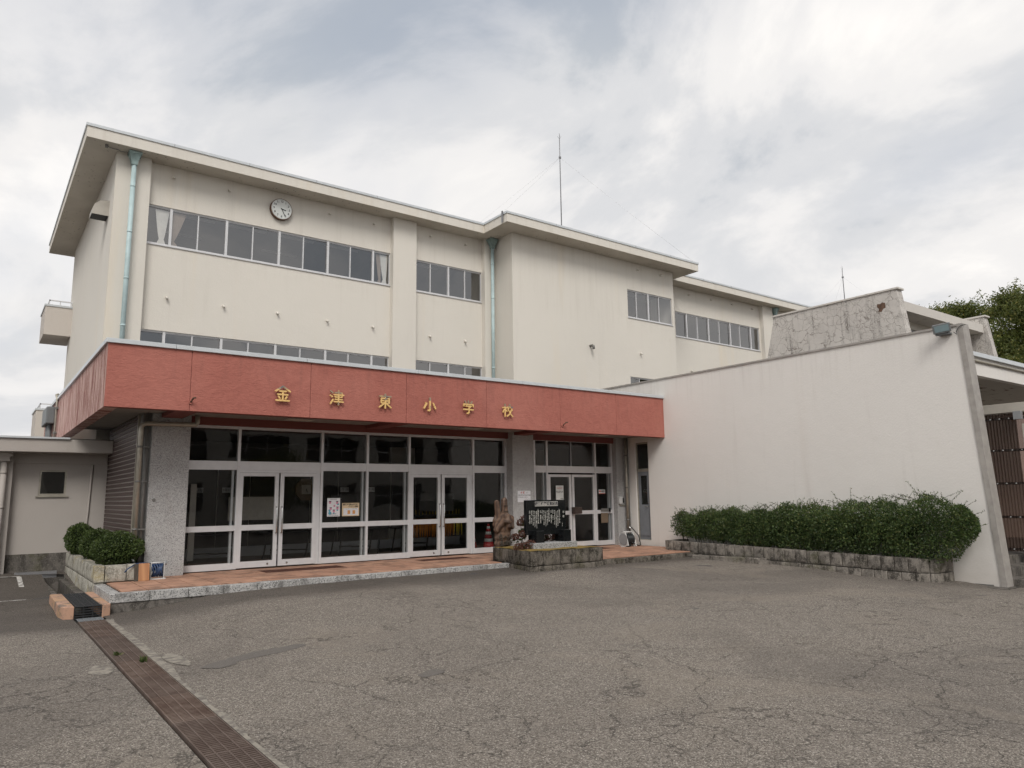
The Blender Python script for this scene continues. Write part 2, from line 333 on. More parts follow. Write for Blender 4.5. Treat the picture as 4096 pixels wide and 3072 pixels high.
def leafmat(name, a, b, c, trans=.25):
    n = N(name); rnd = n.g.outputs['Random Per Island']
    base = n.mix(n.step(rnd, .0, .8), a, b); base = n.mix(n.step(rnd, .88, .97), base, c)
    base = n.mix(n.math('MULTIPLY', n.step(n.noise(1.3, 3), .4, .65), .4), base, tuple(v*.6 for v in a))
    n.col(base).rough(.45).spec(.35)
    tr = n.node('ShaderNodeBsdfTranslucent'); n.link(base, tr.inputs[0]); ms = n.node('ShaderNodeMixShader'); ms.inputs[0].default_value = trans
    n.link(n.b.outputs[0], ms.inputs[1]); n.link(tr.outputs[0], ms.inputs[2]); n.link(ms.outputs[0], n.t.nodes['Material Output'].inputs[0])
leafmat('leaf_hedge', (.040, .074, .026), (.112, .160, .050), (.22, .23, .085))
leafmat('leaf_box', (.045, .072, .020), (.085, .125, .033), (.14, .18, .055))
leafmat('leaf_tree', (.075, .105, .027), (.18, .20, .055), (.30, .26, .08), .5)
leafmat('leaf_hydrangea', (.06, .10, .03), (.11, .14, .05), (.17, .15, .06))
leafmat('petal_brown', (.10, .042, .034), (.18, .082, .058), (.25, .15, .09))
n = N('bark'); n.col(n.mix(n.noise(9, 6, .7, 0, n.map((1, 1, .3))), (.045, .036, .028), (.10, .085, .07))).rough(.95).bump(n.noise(18, 5), .8, .03)

# ------------------------------------------------------------------ geometry helpers
class MB:
    def __init__(s): s.v = []; s.f = []; s.mi = []; s.sm = []
    def face(s, pts, mi=0, smooth=False):
        b = len(s.v); s.v += [tuple(p) for p in pts]; s.f.append(tuple(range(b, b+len(pts)))); s.mi.append(mi); s.sm.append(smooth); return s
    def box(s, x0, x1, y0, y1, z0, z1, mi=0, skip=''):
        b = len(s.v); s.v += [(x, y, z) for z in (z0, z1) for y in (y0, y1) for x in (x0, x1)]
        for k, f in (('b', (0, 2, 3, 1)), ('t', (4, 5, 7, 6)), ('f', (0, 1, 5, 4)), ('k', (2, 6, 7, 3)), ('l', (0, 4, 6, 2)), ('r', (1, 3, 7, 5))):
            if k in skip: continue
            s.f.append(tuple(b+i for i in f)); s.mi.append(mi); s.sm.append(False)
        return s
    def obox(s, c, ex, ey, ez, mi=0):
        """oriented box: centre + three half-extent vectors"""
        c, ex, ey, ez = map(Vector, (c, ex, ey, ez)); b = len(s.v)
        s.v += [tuple(c+ex*i+ey*j+ez*k) for k in (-1, 1) for j in (-1, 1) for i in (-1, 1)]
        for f in ((0, 2, 3, 1), (4, 5, 7, 6), (0, 1, 5, 4), (2, 6, 7, 3), (0, 4, 6, 2), (1, 3, 7, 5)):
            s.f.append(tuple(b+i for i in f)); s.mi.append(mi); s.sm.append(False)
        return s
    def tube(s, pts, rad, seg=10, mi=0, caps=True):
        pts = [Vector(p) for p in pts]; rad = rad if isinstance(rad, (list, tuple)) else [rad]*len(pts); b = len(s.v)
        prev = None
        for i, p in enumerate(pts):
            d = (pts[min(i+1, len(pts)-1)]-pts[max(i-1, 0)]).normalized()
            a = Vector((0, 0, 1)) if abs(d.z) < .95 else Vector((1, 0, 0))
            if prev is not None: u_ = (prev-d*prev.dot(d)).normalized()
            else: u_ = d.cross(a).normalized()
            prev = u_; w_ = d.cross(u_)
            for k in range(seg):
                t = 2*math.pi*k/seg; s.v.append(tuple(p+(u_*math.cos(t)+w_*math.sin(t))*rad[i]))
        for i in range(len(pts)-1):
            for k in range(seg):
                k2 = (k+1) % seg; s.f.append((b+i*seg+k, b+i*seg+k2, b+(i+1)*seg+k2, b+(i+1)*seg+k)); s.mi.append(mi); s.sm.append(True)
        if caps:
            s.f.append(tuple(b+k for k in reversed(range(seg)))); s.mi.append(mi); s.sm.append(False)
            e_ = b+(len(pts)-1)*seg; s.f.append(tuple(e_+k for k in range(seg))); s.mi.append(mi); s.sm.append(False)
        return s
    def prism(s, poly, z0, z1, mi=0, mib=None, mit=None):
        nn = len(poly); b = len(s.v); s.v += [(x, y, z0) for x, y in poly]+[(x, y, z1) for x, y in poly]
        for i in range(nn):
            j = (i+1) % nn; s.f.append((b+i, b+j, b+nn+j, b+nn+i)); s.mi.append(mi); s.sm.append(False)
        s.f.append(tuple(b+i for i in reversed(range(nn)))); s.mi.append(mi if mib is None else mib); s.sm.append(False)
        s.f.append(tuple(b+nn+i for i in range(nn))); s.mi.append(mi if mit is None else mit); s.sm.append(False); return s
    def mesh(s, name, mats):
        me = bpy.data.meshes.new(name); me.from_pydata(s.v, [], s.f)
        for m in (mats if isinstance(mats, (list, tuple)) else [mats]): me.materials.append(M[m])
        me.polygons.foreach_set('material_index', s.mi); me.polygons.foreach_set('use_smooth', s.sm); me.update(); return me
    def build(s, name, mats, parent=None, loc=(0, 0, 0), bevel=0):
        o = bpy.data.objects.new(name, s.mesh(name, mats)); C.objects.link(o); o.location = loc
        if parent is not None: adopt(o, parent)
        if bevel:
            m = o.modifiers.new('bevel', 'BEVEL'); m.width = bevel; m.segments = 2; m.limit_method = 'ANGLE'
        return o
def world_loc(o):
    p = Vector(o.location)
    while o.parent: o = o.parent; p += Vector(o.location)
    return p
def adopt(o, parent):
    """parent without moving: parts are built in world coordinates and their things only have a location"""
    o.parent = parent; o.location = Vector(o.location)-world_loc(parent)
def tag(o, label, cat, group=None, kind=None):
    o['label'] = label; o['category'] = cat
    if group: o['group'] = group
    if kind: o['kind'] = kind
    return o
def thing(name, loc, label, cat, group=None):
    o = bpy.data.objects.new(name, None); C.objects.link(o); o.location = loc; o.empty_display_size = .2; return tag(o, label, cat, group)
def struct(o): o['kind'] = 'structure'; return o
def inst(name, me, parent, loc, rot=(0, 0, 0), scale=(1, 1, 1)):
    o = bpy.data.objects.new(name, me); C.objects.link(o); o.location = loc; o.rotation_euler = rot; o.scale = scale
    if parent is not None: adopt(o, parent)
    return o
def copy_thing(root, loc):
    r = root.copy(); C.objects.link(r); r.location = loc
    for ch in root.children:
        c = ch.copy(); C.objects.link(c); c.parent = r
        for g in ch.children: d = g.copy(); C.objects.link(d); d.parent = c
    return r
def wallY(mb, y, t, x0, x1, z0, z1, holes, mi=0, flip=1):
    """wall sheet in the plane Y=y with rectangular openings and reveals of depth t"""
    xs = sorted({x0, x1, *[h[0] for h in holes], *[h[1] for h in holes]}); zs = sorted({z0, z1, *[h[2] for h in holes], *[h[3] for h in holes]})
    for i in range(len(xs)-1):
        for j in range(len(zs)-1):
            cx, cz = (xs[i]+xs[i+1])/2, (zs[j]+zs[j+1])/2
            if any(h[0] < cx < h[1] and h[2] < cz < h[3] for h in holes): continue
            mb.face([(xs[i], y, zs[j]), (xs[i+1], y, zs[j]), (xs[i+1], y, zs[j+1]), (xs[i], y, zs[j+1])], mi)
    for a, b, c, d in holes:
        for p, q in (((a, c), (a, d)), ((a, d), (b, d)), ((b, d), (b, c)), ((b, c), (a, c))):
            mb.face([(p[0], y, p[1]), (q[0], y, q[1]), (q[0], y+t, q[1]), (p[0], y+t, p[1])], mi)
    return mb
def text(body, size, mat, parent, loc, rot=(R(90), 0, 0), name='lettering', extrude=.0, offset=0, align='CENTER', spacing=1., line=1., bevel=0, sx=1.):
    cu = bpy.data.curves.new(name, 'FONT'); cu.body = body; cu.size = size; cu.extrude = extrude; cu.offset = offset
    cu.align_x = align; cu.align_y = 'CENTER'; cu.space_character = spacing; cu.space_line = line; cu.bevel_depth = bevel; cu.resolution_u = 3
    tmp = bpy.data.objects.new('tmp', cu); C.objects.link(tmp); bpy.context.view_layer.update()
    me = bpy.data.meshes.new_from_object(tmp.evaluated_get(bpy.context.evaluated_depsgraph_get())); bpy.data.objects.remove(tmp); bpy.data.curves.remove(cu)
    me.name = name; me.materials.clear(); me.materials.append(M[mat])
    o = bpy.data.objects.new(name, me); C.objects.link(o); o.rotation_euler = rot; o.location = loc; o.scale = (sx, 1, 1)
    if parent is not None: adopt(o, parent)
    return o
def leaves(name, P, Nrm, size, mat, parent=None, aspect=.5, droop=0., jitter=.9):
    """one mesh of many small pointed leaves; P points, Nrm outward directions"""
    n_ = len(P); d = Nrm+rng.normal(0, jitter, (n_, 3)); d[:, 2] -= droop; d /= np.linalg.norm(d, axis=1)[:, None]+1e-9
    a = np.cross(d, rng.normal(0, 1, (n_, 3))); a /= np.linalg.norm(a, axis=1)[:, None]+1e-9; b = np.cross(d, a)
    L = (size*(rng.uniform(.65, 1.35, n_)))[:, None]
    v = np.empty((n_, 4, 3)); v[:, 0] = P; v[:, 1] = P+d*L*.5+a*L*aspect*.5+b*L*.08; v[:, 2] = P+d*L; v[:, 3] = P+d*L*.5-a*L*aspect*.5+b*L*.08
    me = bpy.data.meshes.new(name); me.vertices.add(n_*4); me.vertices.foreach_set('co', v.reshape(-1))
    me.loops.add(n_*4); me.loops.foreach_set('vertex_index', np.arange(n_*4, dtype=np.int32))
    me.polygons.add(n_); me.polygons.foreach_set('loop_start', np.arange(0, n_*4, 4, dtype=np.int32)); me.polygons.foreach_set('loop_total', np.full(n_, 4, dtype=np.int32))
    me.update(calc_edges=True); me.validate(); me.materials.append(M[mat])
    o = bpy.data.objects.new(name, me); C.objects.link(o)
    if parent is not None: adopt(o, parent)
    return o

# ------------------------------------------------------------------ ground
CP = np.array([(2, 14, -.28), (1.7, 10, -.335), (1.7, 5.5, -.345), (4, 14.05, -.13), (5.5, 14.05, -.11), (6.8, 14.05, -.10), (8.4, 14.05, -.10), (10, 14.05, -.10), (10.1, 13, -.125), (12.3, 13, -.13), (14.5, 13.2, -.14),
  (15.9, 14.3, -.07), (15.9, 10.8, -.19), (15.9, 7.3, -.31), (16.8, 7.1, -.34), (16.8, 6.2, -.42), (19, 5, -.45), (-6, 14, -.33), (-10, 6, -.36), (1, 17, -.31), (0, 21, -.08), (-8, 21, -.12), (8, 9, -.26), (8, 3, -.37), (14, 4, -.42),
  (14, 9, -.24), (0, 0, -.38), (8, -8, -.45), (-10, -15, -.5), (25, -10, -.55), (30, 6, -.5)])
def gz(x, y):
    d = np.hypot(CP[:, 0]-x, CP[:, 1]-y)+.15; w_ = d**-3.0; z = float((w_*CP[:, 2]).sum()/w_.sum())
    k = math.exp(-((x-1.715)/1.3)**2)*(1 if y < 13.9 else max(0, 1-(y-13.9)/2)); return z*(1-k)+(-.332-.0012*(13.9-max(y, -10)))*k
xs = [-500, -200, -80, -40, -20]+list(np.arange(-12, 1.2, .8))+[1.50, 1.93]+list(np.arange(2.4, 24.1, .6))+[30, 40, 60, 120, 300, 600]
ys = [-500, -200, -80, -40, -24, -16, -10, -7]+list(np.arange(-5, 13.8, .6))+[13.90, 14.5, 15.2, 16.06, 17.5, 19, 20.4, 21, 24, 40, 80, 200, 600]
mb = MB(); gv = {}
for i, x in enumerate(xs):
    for j, y in enumerate(ys): gv[i, j] = len(mb.v); mb.v.append((x, y, gz(x, y)))
for i in range(len(xs)-1):
    for j in range(len(ys)-1):
        if xs[i] == 1.50 and -5.01 < ys[j] and ys[j+1] < 20.41: continue
        mb.f.append((gv[i, j], gv[i+1, j], gv[i+1, j+1], gv[i, j+1])); mb.mi.append(0); mb.sm.append(True)
ground = struct(mb.build('asphalt_ground', 'asphalt'))
# patches and paint lying on the asphalt
def patch(name, cx, cy, rx, ry, ang, mat, lift=.004, seed=0, n_=64, rough_=.28):
    rr = random.Random(seed); pts = []; ph = [rr.uniform(0, 6.28) for _ in range(12)]
    for k in range(n_):
        t = 2*math.pi*k/n_; q = 1+sum(rough_*.9/(j*.7+.5)*math.sin(t*j+ph[j]) for j in (2, 3, 5, 7, 11))*.5+rr.uniform(-.06, .06); x = math.cos(t)*rx*q; y = math.sin(t)*ry*q
        X = cx+x*math.cos(ang)-y*math.sin(ang); Y = cy+x*math.sin(ang)+y*math.cos(ang); pts.append((X, Y, gz(X, Y)+lift))
    m = MB(); c = (cx, cy, gz(cx, cy)+lift)
    for k in range(n_): m.face([c, pts[k], pts[(k+1) % n_]])
    return m.build(name, mat, ground)
patch('repair_patch', 3.0, 9.2, .55, .17, R(14), 'asphalt_patch', seed=3, rough_=.45)
patch('repair_patch', 2.45, 8.95, .22, .14, R(20), 'asphalt_patch', lift=.006, seed=5, rough_=.5)
patch('repair_patch', 4.05, 6.95, .15, .11, R(10), 'asphalt_patch', seed=8, rough_=.5)
patch('mortar_patch', 2.12, 9.6, .10, .45, R(6), 'concrete_edge', lift=.007, seed=9)
patch('mortar_patch', 1.33, 9.55, .12, .28, R(0), 'concrete_edge', seed=11)
m = MB()
for (x0, x1, y0, y1) in ((.05, 1.05, 17.05, 17.14), (.55, 1.07, 21-.95, 20.13), (1.0, 1.09, 18.3, 20.05)):
    m.face([(x, y, gz(x, y)+.006) for x, y in ((x0, y0), (x1, y0), (x1, y1), (x0, y1))])
m.build('parking_line', 'road_paint', ground)

# ------------------------------------------------------------------ trench drain along the yard
td = thing('trench_drain', (1.715, 6, -.34), 'long rusty slotted drain grating let into the asphalt', 'drain')
m = MB(); m.box(1.40, 2.01, -5.1, 20.6, -.95, -.76, 0); m.box(1.40, 1.525, -5, 13.93, -.8, -.372, 0); m.box(1.905, 2.02, -5, 13.93, -.8, -.372, 0); m.box(1.35, 1.505, 13.93, 16.06, -.8, -.362, 0); m.box(1.905, 2.02, 13.93, 16.06, -.8, -.362, 0); m.box(1.4, 2.01, -5.1, -5, -.8, -.4, 0); m.build('channel', 'dark_void', td)
g = MB()
for k in range(22): y = .016+k*.0445; g.box(0.004, .356, y, y+.017, -.034, -.002)
for x in (0, .086, .175, .264, .348): g.box(x, x+.012, .004, .986, -.036, .004)
g.box(0, .36, .0, .010, -.036, .002); g.box(0, .36, .980, .990, -.036, .002)
gm = g.mesh('grate', 'grate_rust'); gn = g.mesh('grate', 'grate_new')
y = 13.88-.35
for k in range(19):
    y0 = 13.88-(k+1)*.992
    o = inst('grate', gm, td, (1.535, y0, gz(1.7, y0+.5)-.003), (math.atan2(gz(1.7, y0+1)-gz(1.7, y0), 1), 0, 0))
    if k == 0: o.data = gm
o = inst('grate', gn, td, (1.535, 13.60, gz(1.7, 13.7)+.003), (0, 0, 0), (1, .29, 1)); o['label'] = 'short bright galvanised grating segment at the end'
m = MB(); rr = random.Random(4); prev = None; wd_ = .02
for k in range(188):
    yy = min(-5+k*.1, 13.5); wd_ = min(.075, max(0, wd_+rr.uniform(-.022, .022)))
    cur = [(1.897, yy, gz(1.9, yy)+.004), (1.935+wd_, yy, gz(1.95, yy)+.005)]
    if prev: m.face([prev[0], prev[1], cur[1], cur[0]])
    prev = cur
m.build('concrete_edging', 'concrete_edge', td)
# raised inlet at the corner of the forecourt
il = thing('drain_inlet', (1.7, 14, -.33), 'terracotta painted kerb blocks flanking a black drain grating at the paving corner', 'drain inlet')
MB().prism([(1.36, 13.93), (1.505, 13.90), (1.52, 16.05), (1.33, 16.05), (1.31, 14.2)], -.36, -.135).build('kerb_block', 'paint_terracotta', il, bevel=.015)
MB().prism([(1.905, 13.93), (2.03, 13.96), (2.03, 16.05), (1.885, 16.05)], -.36, -.14).build('kerb_block', 'paint_terracotta', il, bevel=.015)
m = MB()
for k in range(6): z = -.345+k*.038; m.box(1.51, 1.905, 13.935, 13.965, z, z+.010)
for x in (1.52, 1.64, 1.77, 1.89): m.box(x, x+.008, 13.94, 13.97, -.35, -.14)
for k in range(40): y = 13.97+k*.052; m.box(1.525, 1.885, y, y+.018, -.170, -.146)
for x in (1.53, 1.65, 1.77, 1.87): m.box(x, x+.012, 13.97, 16.05, -.172, -.143)
m.build('grating', 'grate_black', il)
MB().box(1.51, 1.90, 14.0, 16.04, -.7, -.52).build('pit_floor', 'dark_void', il)
# open gutter behind it beside the planter
gu = thing('open_gutter', (1.7, 18.5, -.4), 'open dark wet concrete gutter beside the pale block planter', 'gutter')
MB().box(1.47, 1.555, 16.06, 20.42, -.75, -.255).build('side_wall', 'concrete_dark', gu)
MB().box(1.84, 1.99, 16.06, 20.42, -.75, -.24).build('side_wall', 'concrete_dark', gu)
MB().box(1.555, 1.84, 16.06, 20.42, -.75, -.56).build('bed', 'dark_void', gu); MB().box(1.5, 1.95, 20.42, 20.5, -.75, -.2).build('end_wall', 'concrete_dark', gu)
m = MB(); m.box(.98, 1.8, 20.45, 20.62, -.28, -.055); m.build('cover_plate', 'aluminium_dark', gu)

# ------------------------------------------------------------------ entrance paving and kerb
pv = bpy.data.objects.new('entrance_paving', None); C.objects.link(pv); pv.location = (8, 15.5, 0); struct(pv)
m = MB(); m.box(2.205, 16.8, 14.265, 16.95, -.4, -.014); m.box(12.3, 15.86, 13.39, 14.265, -.4, -.014); m.build('bed', 'terracotta_bed', pv)
tm = MB(); tm.box(-.196, .196, -.216, .216, -.012, .008); tile_me = tm.mesh('tile', 'terracotta')
def tiles(x0, x1, y0, y1):
    x = x0
    while x < x1-.05:
        wx = min(.4, x1-x); y = y0
        while y < y1-.05:
            wy = min(.44, y1-y)
            o = inst('tile', tile_me, pv, (x+wx/2, y+wy/2, rng.uniform(-.0012, .0012)), (rng.uniform(-.002, .002), rng.uniform(-.002, .002), 0), ((wx-.013)/.392, (wy-.013)/.432, 1)); y += .44
        x += .4
tiles(2.22, 10.2, 14.28, 16.9); tiles(10.2, 12.2, 15.05, 16.9); tiles(12.45, 16.75, 14.28, 16.9); tiles(12.45, 15.85, 13.40, 14.28)
kb = bpy.data.objects.new('kerb', None); C.objects.link(kb); kb.location = (8, 14.1, -.1); struct(kb)
def stone(x0, x1, y0, y1, z0, z1, par, name='kerb_stone', mat='granite_kerb', bev=.012):
    return MB().box(x0, x1, y0, y1, z0, z1).build(name, mat, par, bevel=bev)
x = 2.02
while x < 10.3:
    L = min(.62 if x < 3 else .6, 10.3-x); stone(x+.004, x+L-.004, 14.08+rng.uniform(-.004, .004), 14.26, -.16, -.004+rng.uniform(-.003, .003), kb); x += L
y = 14.27
while y < 15.9: stone(2.02, 2.20, y+.004, min(y+.6, 15.94)-.004, -.16, -.006, kb); y += .6
x = 12.35
while x < 15.8: L = min(.75, 15.85-x); stone(x+.004, x+L-.004, 13.21, 13.385, -.3, -.012+rng.uniform(-.003, .003), kb, mat='block_dark'); x += L
MB().box(2.03, 10.3, 14.10, 14.25, -.5, -.162).build('kerb_base', 'concrete_dark', kb); MB().box(2.03, 2.19, 14.25, 15.95, -.5, -.162).build('kerb_base', 'concrete_dark', kb)
mt = thing('door_mat', (6.3, 16.0, .01), 'long dark brown mat set in the paving before the double doors near the pillar', 'mat', 'entrance mats'); MB().box(5.15, 6.95, 15.72, 16.3, .0095, .0115).build('mat_pad', 'mat_brown', mt)
mt = thing('door_mat', (10.0, 16.0, .01), 'dark brown mat set in the paving before the double doors beside the wooden hand', 'mat', 'entrance mats'); MB().box(9.0, 10.4, 15.85, 16.3, .0095, .0115).build('mat_pad', 'mat_brown', mt)
mt = thing('door_mat', (14.6, 16.0, .01), 'dark brown mat set in the paving before the door behind the black monument', 'mat', 'entrance mats'); MB().box(13.9, 15.3, 15.75, 16.25, .0095, .0115).build('mat_pad', 'mat_brown', mt)

# ------------------------------------------------------------------ main school building
sb = thing('school_building', (13, 22, 0), 'three storey cream school building with wide flat eaves and ribbon windows', 'building')
ZS = 11.18
W3 = (3.44, 11.09, 8.775, 9.93); W2 = (3.44, 11.09, 5.1, 6.275); S3 = (12.02, 14.9, 8.75, 9.91); S2 = (12.02, 14.9, 5.1, 6.28)
P3 = (21.27, 23.98, 8.79, 9.985); P2 = (21.27, 23.98, 5.1, 6.31); R3 = (25.75, 32.2, 8.79, 9.985); R2 = (25.75, 32.2, 5.1, 6.31)
m = MB()
wallY(m, 22, .14, 2.6, 15.45, 0, ZS, [W3, W2, S3, S2]); wallY(m, 20.65, .14, 15.35, 24.12, 0, ZS, [P3, P2]); wallY(m, 22, .14, 24.12, 52, 0, ZS, [R3, R2])
m.face([(15.35, 22, 0), (15.35, 20.65, 0), (15.35, 20.65, ZS), (15.35, 22, ZS)]); m.face([(24.12, 20.65, 0), (24.12, 22, 0), (24.12, 22, ZS), (24.12, 20.65, ZS)])
m.build('front_wall', 'plaster_cream', sb)
m = MB(); m.face([(2.55, 31.9, -.3), (2.55, 22.02, -.3), (2.55, 22.02, ZS), (2.55, 31.9, ZS)]); m.face([(52, 31.9, 0), (2.55, 31.9, -.3), (2.55, 31.9, ZS), (52, 31.9, ZS)]); m.face([(52, 22, 0), (52, 31.9, 0), (52, 31.9, ZS), (52, 22, ZS)])
m.build('end_wall', 'plaster_cream', sb)
for (a, b) in ((2.55, 3.43), (11.1, 12.0), (14.905, 15.35), (32.3, 33.15), (40, 40.9)): MB().box(a, b, 21.78, 22.02, 0, ZS-.002, skip='kt').build('pilaster', 'plaster_cream', sb)
roofp = [(1.75, 21.3), (14.55, 21.3), (14.55, 19.85), (24.9, 19.85), (24.9, 21.3), (53, 21.3), (53, 32.7), (1.75, 32.7)]
rf = MB().prism(roofp, ZS, ZS+.31, 0, 1, 0).build('roof', ['plaster_cream', 'soffit_pitted'], sb)
e_ = .03
copp = [(1.75-e_, 21.3-e_), (14.55-e_, 21.3-e_), (14.55-e_, 19.85-e_), (24.9+e_, 19.85-e_), (24.9+e_, 21.3-e_), (53+e_, 21.3-e_), (53+e_, 32.7+e_), (1.75-e_, 32.7+e_)]
MB().prism(copp, ZS+.308, ZS+.385).build('coping', 'coping_metal', rf)
m = MB()
for x in (3.9, 6.0, 8.1, 10.2, 12.3, 27, 29.1, 31.2): m.box(x, x+.012, 21.266, 21.27, ZS+.305, ZS+.387)
for x in (16.8, 18.9, 21, 23.1): m.box(x, x+.012, 19.816, 19.82, ZS+.305, ZS+.387)
m.build('coping_joint', 'aluminium_dark', rf)
# rooms behind the glass
def room(x0, x1, z0, z1, y0=22.16, d=4.2, lamps=()):
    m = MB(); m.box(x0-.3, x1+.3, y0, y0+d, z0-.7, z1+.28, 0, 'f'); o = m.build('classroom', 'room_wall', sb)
    for (lx, ly, L) in lamps: MB().box(lx, lx+L, ly, ly+.09, z1+.16, z1+.20).build('ceiling_lamp', 'white_plastic', o)
    return o
room(3.4, 11.0, 8.77, 9.93, lamps=[(4.3, 22.9, 1.2), (5.9, 22.9, 1.2), (7.5, 22.9, 1.2), (9.1, 22.9, 1.2), (4.3, 24.6, 1.2), (7.5, 24.6, 1.2)])
room(3.4, 11.0, 5.1, 6.27, lamps=[(4.0, 22.9, 1.2), (5.9, 22.9, 1.2), (7.5, 22.9, 1.2), (4.0, 24.6, 1.2), (7.5, 24.6, 1.2)])
room(12.02, 14.9, 8.75, 9.91, lamps=[(12.4, 23.0, 1.2)]); room(12.02, 14.9, 5.1, 6.28, lamps=[(12.4, 23.0, 1.2)])
room(21.27, 23.98, 8.79, 9.98, 20.81, lamps=[(21.6, 21.7, 1.2)]); room(21.27, 23.98, 5.1, 6.31, 20.81)
room(25.75, 32.2, 8.79, 9.98); room(25.75, 32.2, 5.1, 6.31)
def ribbon(parent, hole, y, thick, thin, glass='glass', name='window'):
    """aluminium ribbon window: thick posts carry pairs of sliding sashes"""
    x0, x1, z0, z1 = hole; m = MB(); fy0, fy1 = y+.035, y+.10
    m.box(x0, x1, fy0, fy1, z1-.03, z1); m.box(x0, x1, fy0, fy1, z0, z0+.035); m.box(x0, x0+.025, fy0, fy1, z0, z1); m.box(x1-.025, x1, fy0, fy1, z0, z1)
    m.box(x0-.02, x1+.02, y-.035, y+.11, z0-.03, z0+.001)
    for x in thick: m.box(x-.035, x+.035, fy0-.012, fy1, z0+.0, z1)
    for x in thin: m.box(x-.017, x+.017, fy0+.01, fy1, z0+.03, z1-.025)
    m.box(x0+.02, x1-.02, y+.05, y+.095, z0+.034, z0+.060); m.box(x0+.02, x1-.02, y+.05, y+.095, z1-.05, z1-.028)
    o = m.build(name, 'aluminium', parent)
    ed = sorted([x0]+list(thick)+list(thin)+[x1])
    for i in range(len(ed)-1):
        a, b = ed[i], ed[i+1]
        if b-a < .1: continue
        yy = y+(.062 if i % 2 else .078)
        t1, t2 = rng.uniform(-.010, .010, 2); MB().face([(a, yy-t1, z0+.03), (b, yy+t1, z0+.03), (b, yy+t1+t2*.3, z1-.025), (a, yy-t1+t2*.3, z1-.025)]).build('pane', glass, o)
    return o
for h in (W3, W2): ribbon(sb, h, 22, (4.07, 5.63, 7.235, 8.845, 10.46), (4.82, 6.415, 8.02, 9.635))
for h in (S3, S2): ribbon(sb, h, 22, (13.46,), (12.71, 14.18))
for h in (P3, P2): ribbon(sb, h, 20.65, (22.53,), (21.83, 23.2))
for h in (R3, R2): ribbon(sb, h, 22, (26.57, 28.17, 29.84, 31.5), (27.36, 29.0, 30.62))
# small weep caps on the facade
cp = MB().tube([(0, 0, 0), (0, -.05, 0), (0, -.085, -.02), (0, -.09, -.055)], .034, 8).mesh('vent_cap', 'plaster_cream')
for x, z in [(4.07, 10.86), (5.63, 10.86), (8.84, 10.85), (10.45, 10.85), (4.07, 7.25), (5.63, 7.23), (7.24, 7.25), (8.85, 7.23), (10.46, 7.23), (12.66, 10.88), (14.17, 10.87), (12.66, 7.18), (14.14, 7.18)]: inst('vent_cap', cp, sb, (x, 22, z))
for x, z in [(21.9, 10.92), (23.3, 10.93), (21.9, 7.33)]: inst('vent_cap', cp, sb, (x, 20.65, z))
for x, z in [(26.73, 10.91), (28.38, 10.93), (30.0, 10.94), (31.67, 10.95), (26.68, 7.24)]: inst('vent_cap', cp, sb, (x, 22, z))
m = MB().tube([(19.1, 20.66, 7.33), (19.1, 20.52, 7.33), (19.1, 20.46, 7.29), (19.1, 20.45, 7.18)], .05, 10); o = m.build('vent_elbow', 'pipe_dark', sb)
# hood vent on the end wall
m = MB(); prof = [(0, 0), (.42, 0), (.42, .12), (.36, .30), (.22, .42), (0, .46)]
for y in (22.65, 23.15): m.face([(2.55-a, y, 9.56+b) for a, b in (prof if y < 23 else prof[::-1])])
for i in range(1, 5): a, b = prof[i], prof[i+1]; m.face([(2.55-a[0], 22.65, 9.56+a[1]), (2.55-a[0], 23.15, 9.56+a[1]), (2.55-b[0], 23.15, 9.56+b[1]), (2.55-b[0], 22.65, 9.56+b[1])])
hd = m.build('hood_vent', 'beige_paint', sb); m = MB(); m.box(2.15, 2.54, 22.67, 23.13, 9.562, 9.60); m.build('hood_opening', 'black', hd)
# balconies of the rear corner
for (z0, x0, y0) in ((7.62, 1.70, 31.0), (3.9, 1.76, 32.2)):
    z1 = z0+1.06
    b_ = MB().box(x0, 2.62, y0, y0+2.0, z0, z1).build('balcony', 'plaster_balcony', sb)
    MB().box(x0-.03, 2.64, y0-.03, y0+2.03, z1, z1+.07).build('coping', 'coping_metal', b_)
    m = MB(); m.box(x0+.1, 2.6, y0+.05, y0+.09, z1+.22, z1+.26); m.box(x0+.1, x0+.14, y0+.05, y0+1.9, z1+.22, z1+.26)
    for x in (x0+.1, x0+.44, x0+.8): m.box(x, x+.03, y0+.055, y0+.085, z1+.07, z1+.22)
    for y in (y0+.7, y0+1.4): m.box(x0+.105, x0+.135, y, y+.03, z1+.07, z1+.22)
    m.build('rail', 'aluminium', b_)
MB().tube([(2.60, 30.9, 3.3), (2.60, 30.9, 8.8)], .04, 8).build('drain_pipe', 'plaster_cream', sb)
# stray cable under the eave
m = MB().tube([(2.25, 21.55, 11.172), (2.35, 21.60, 11.14), (2.55, 21.62, 11.15), (2.62, 21.62, 11.12), (2.75, 21.62, 11.14), (2.9, 21.62, 11.10)], .010, 6); m.box(2.22, 2.29, 21.5, 21.57, 11.10, 11.178); m.build('eave_cable', 'pipe_dark', sb)

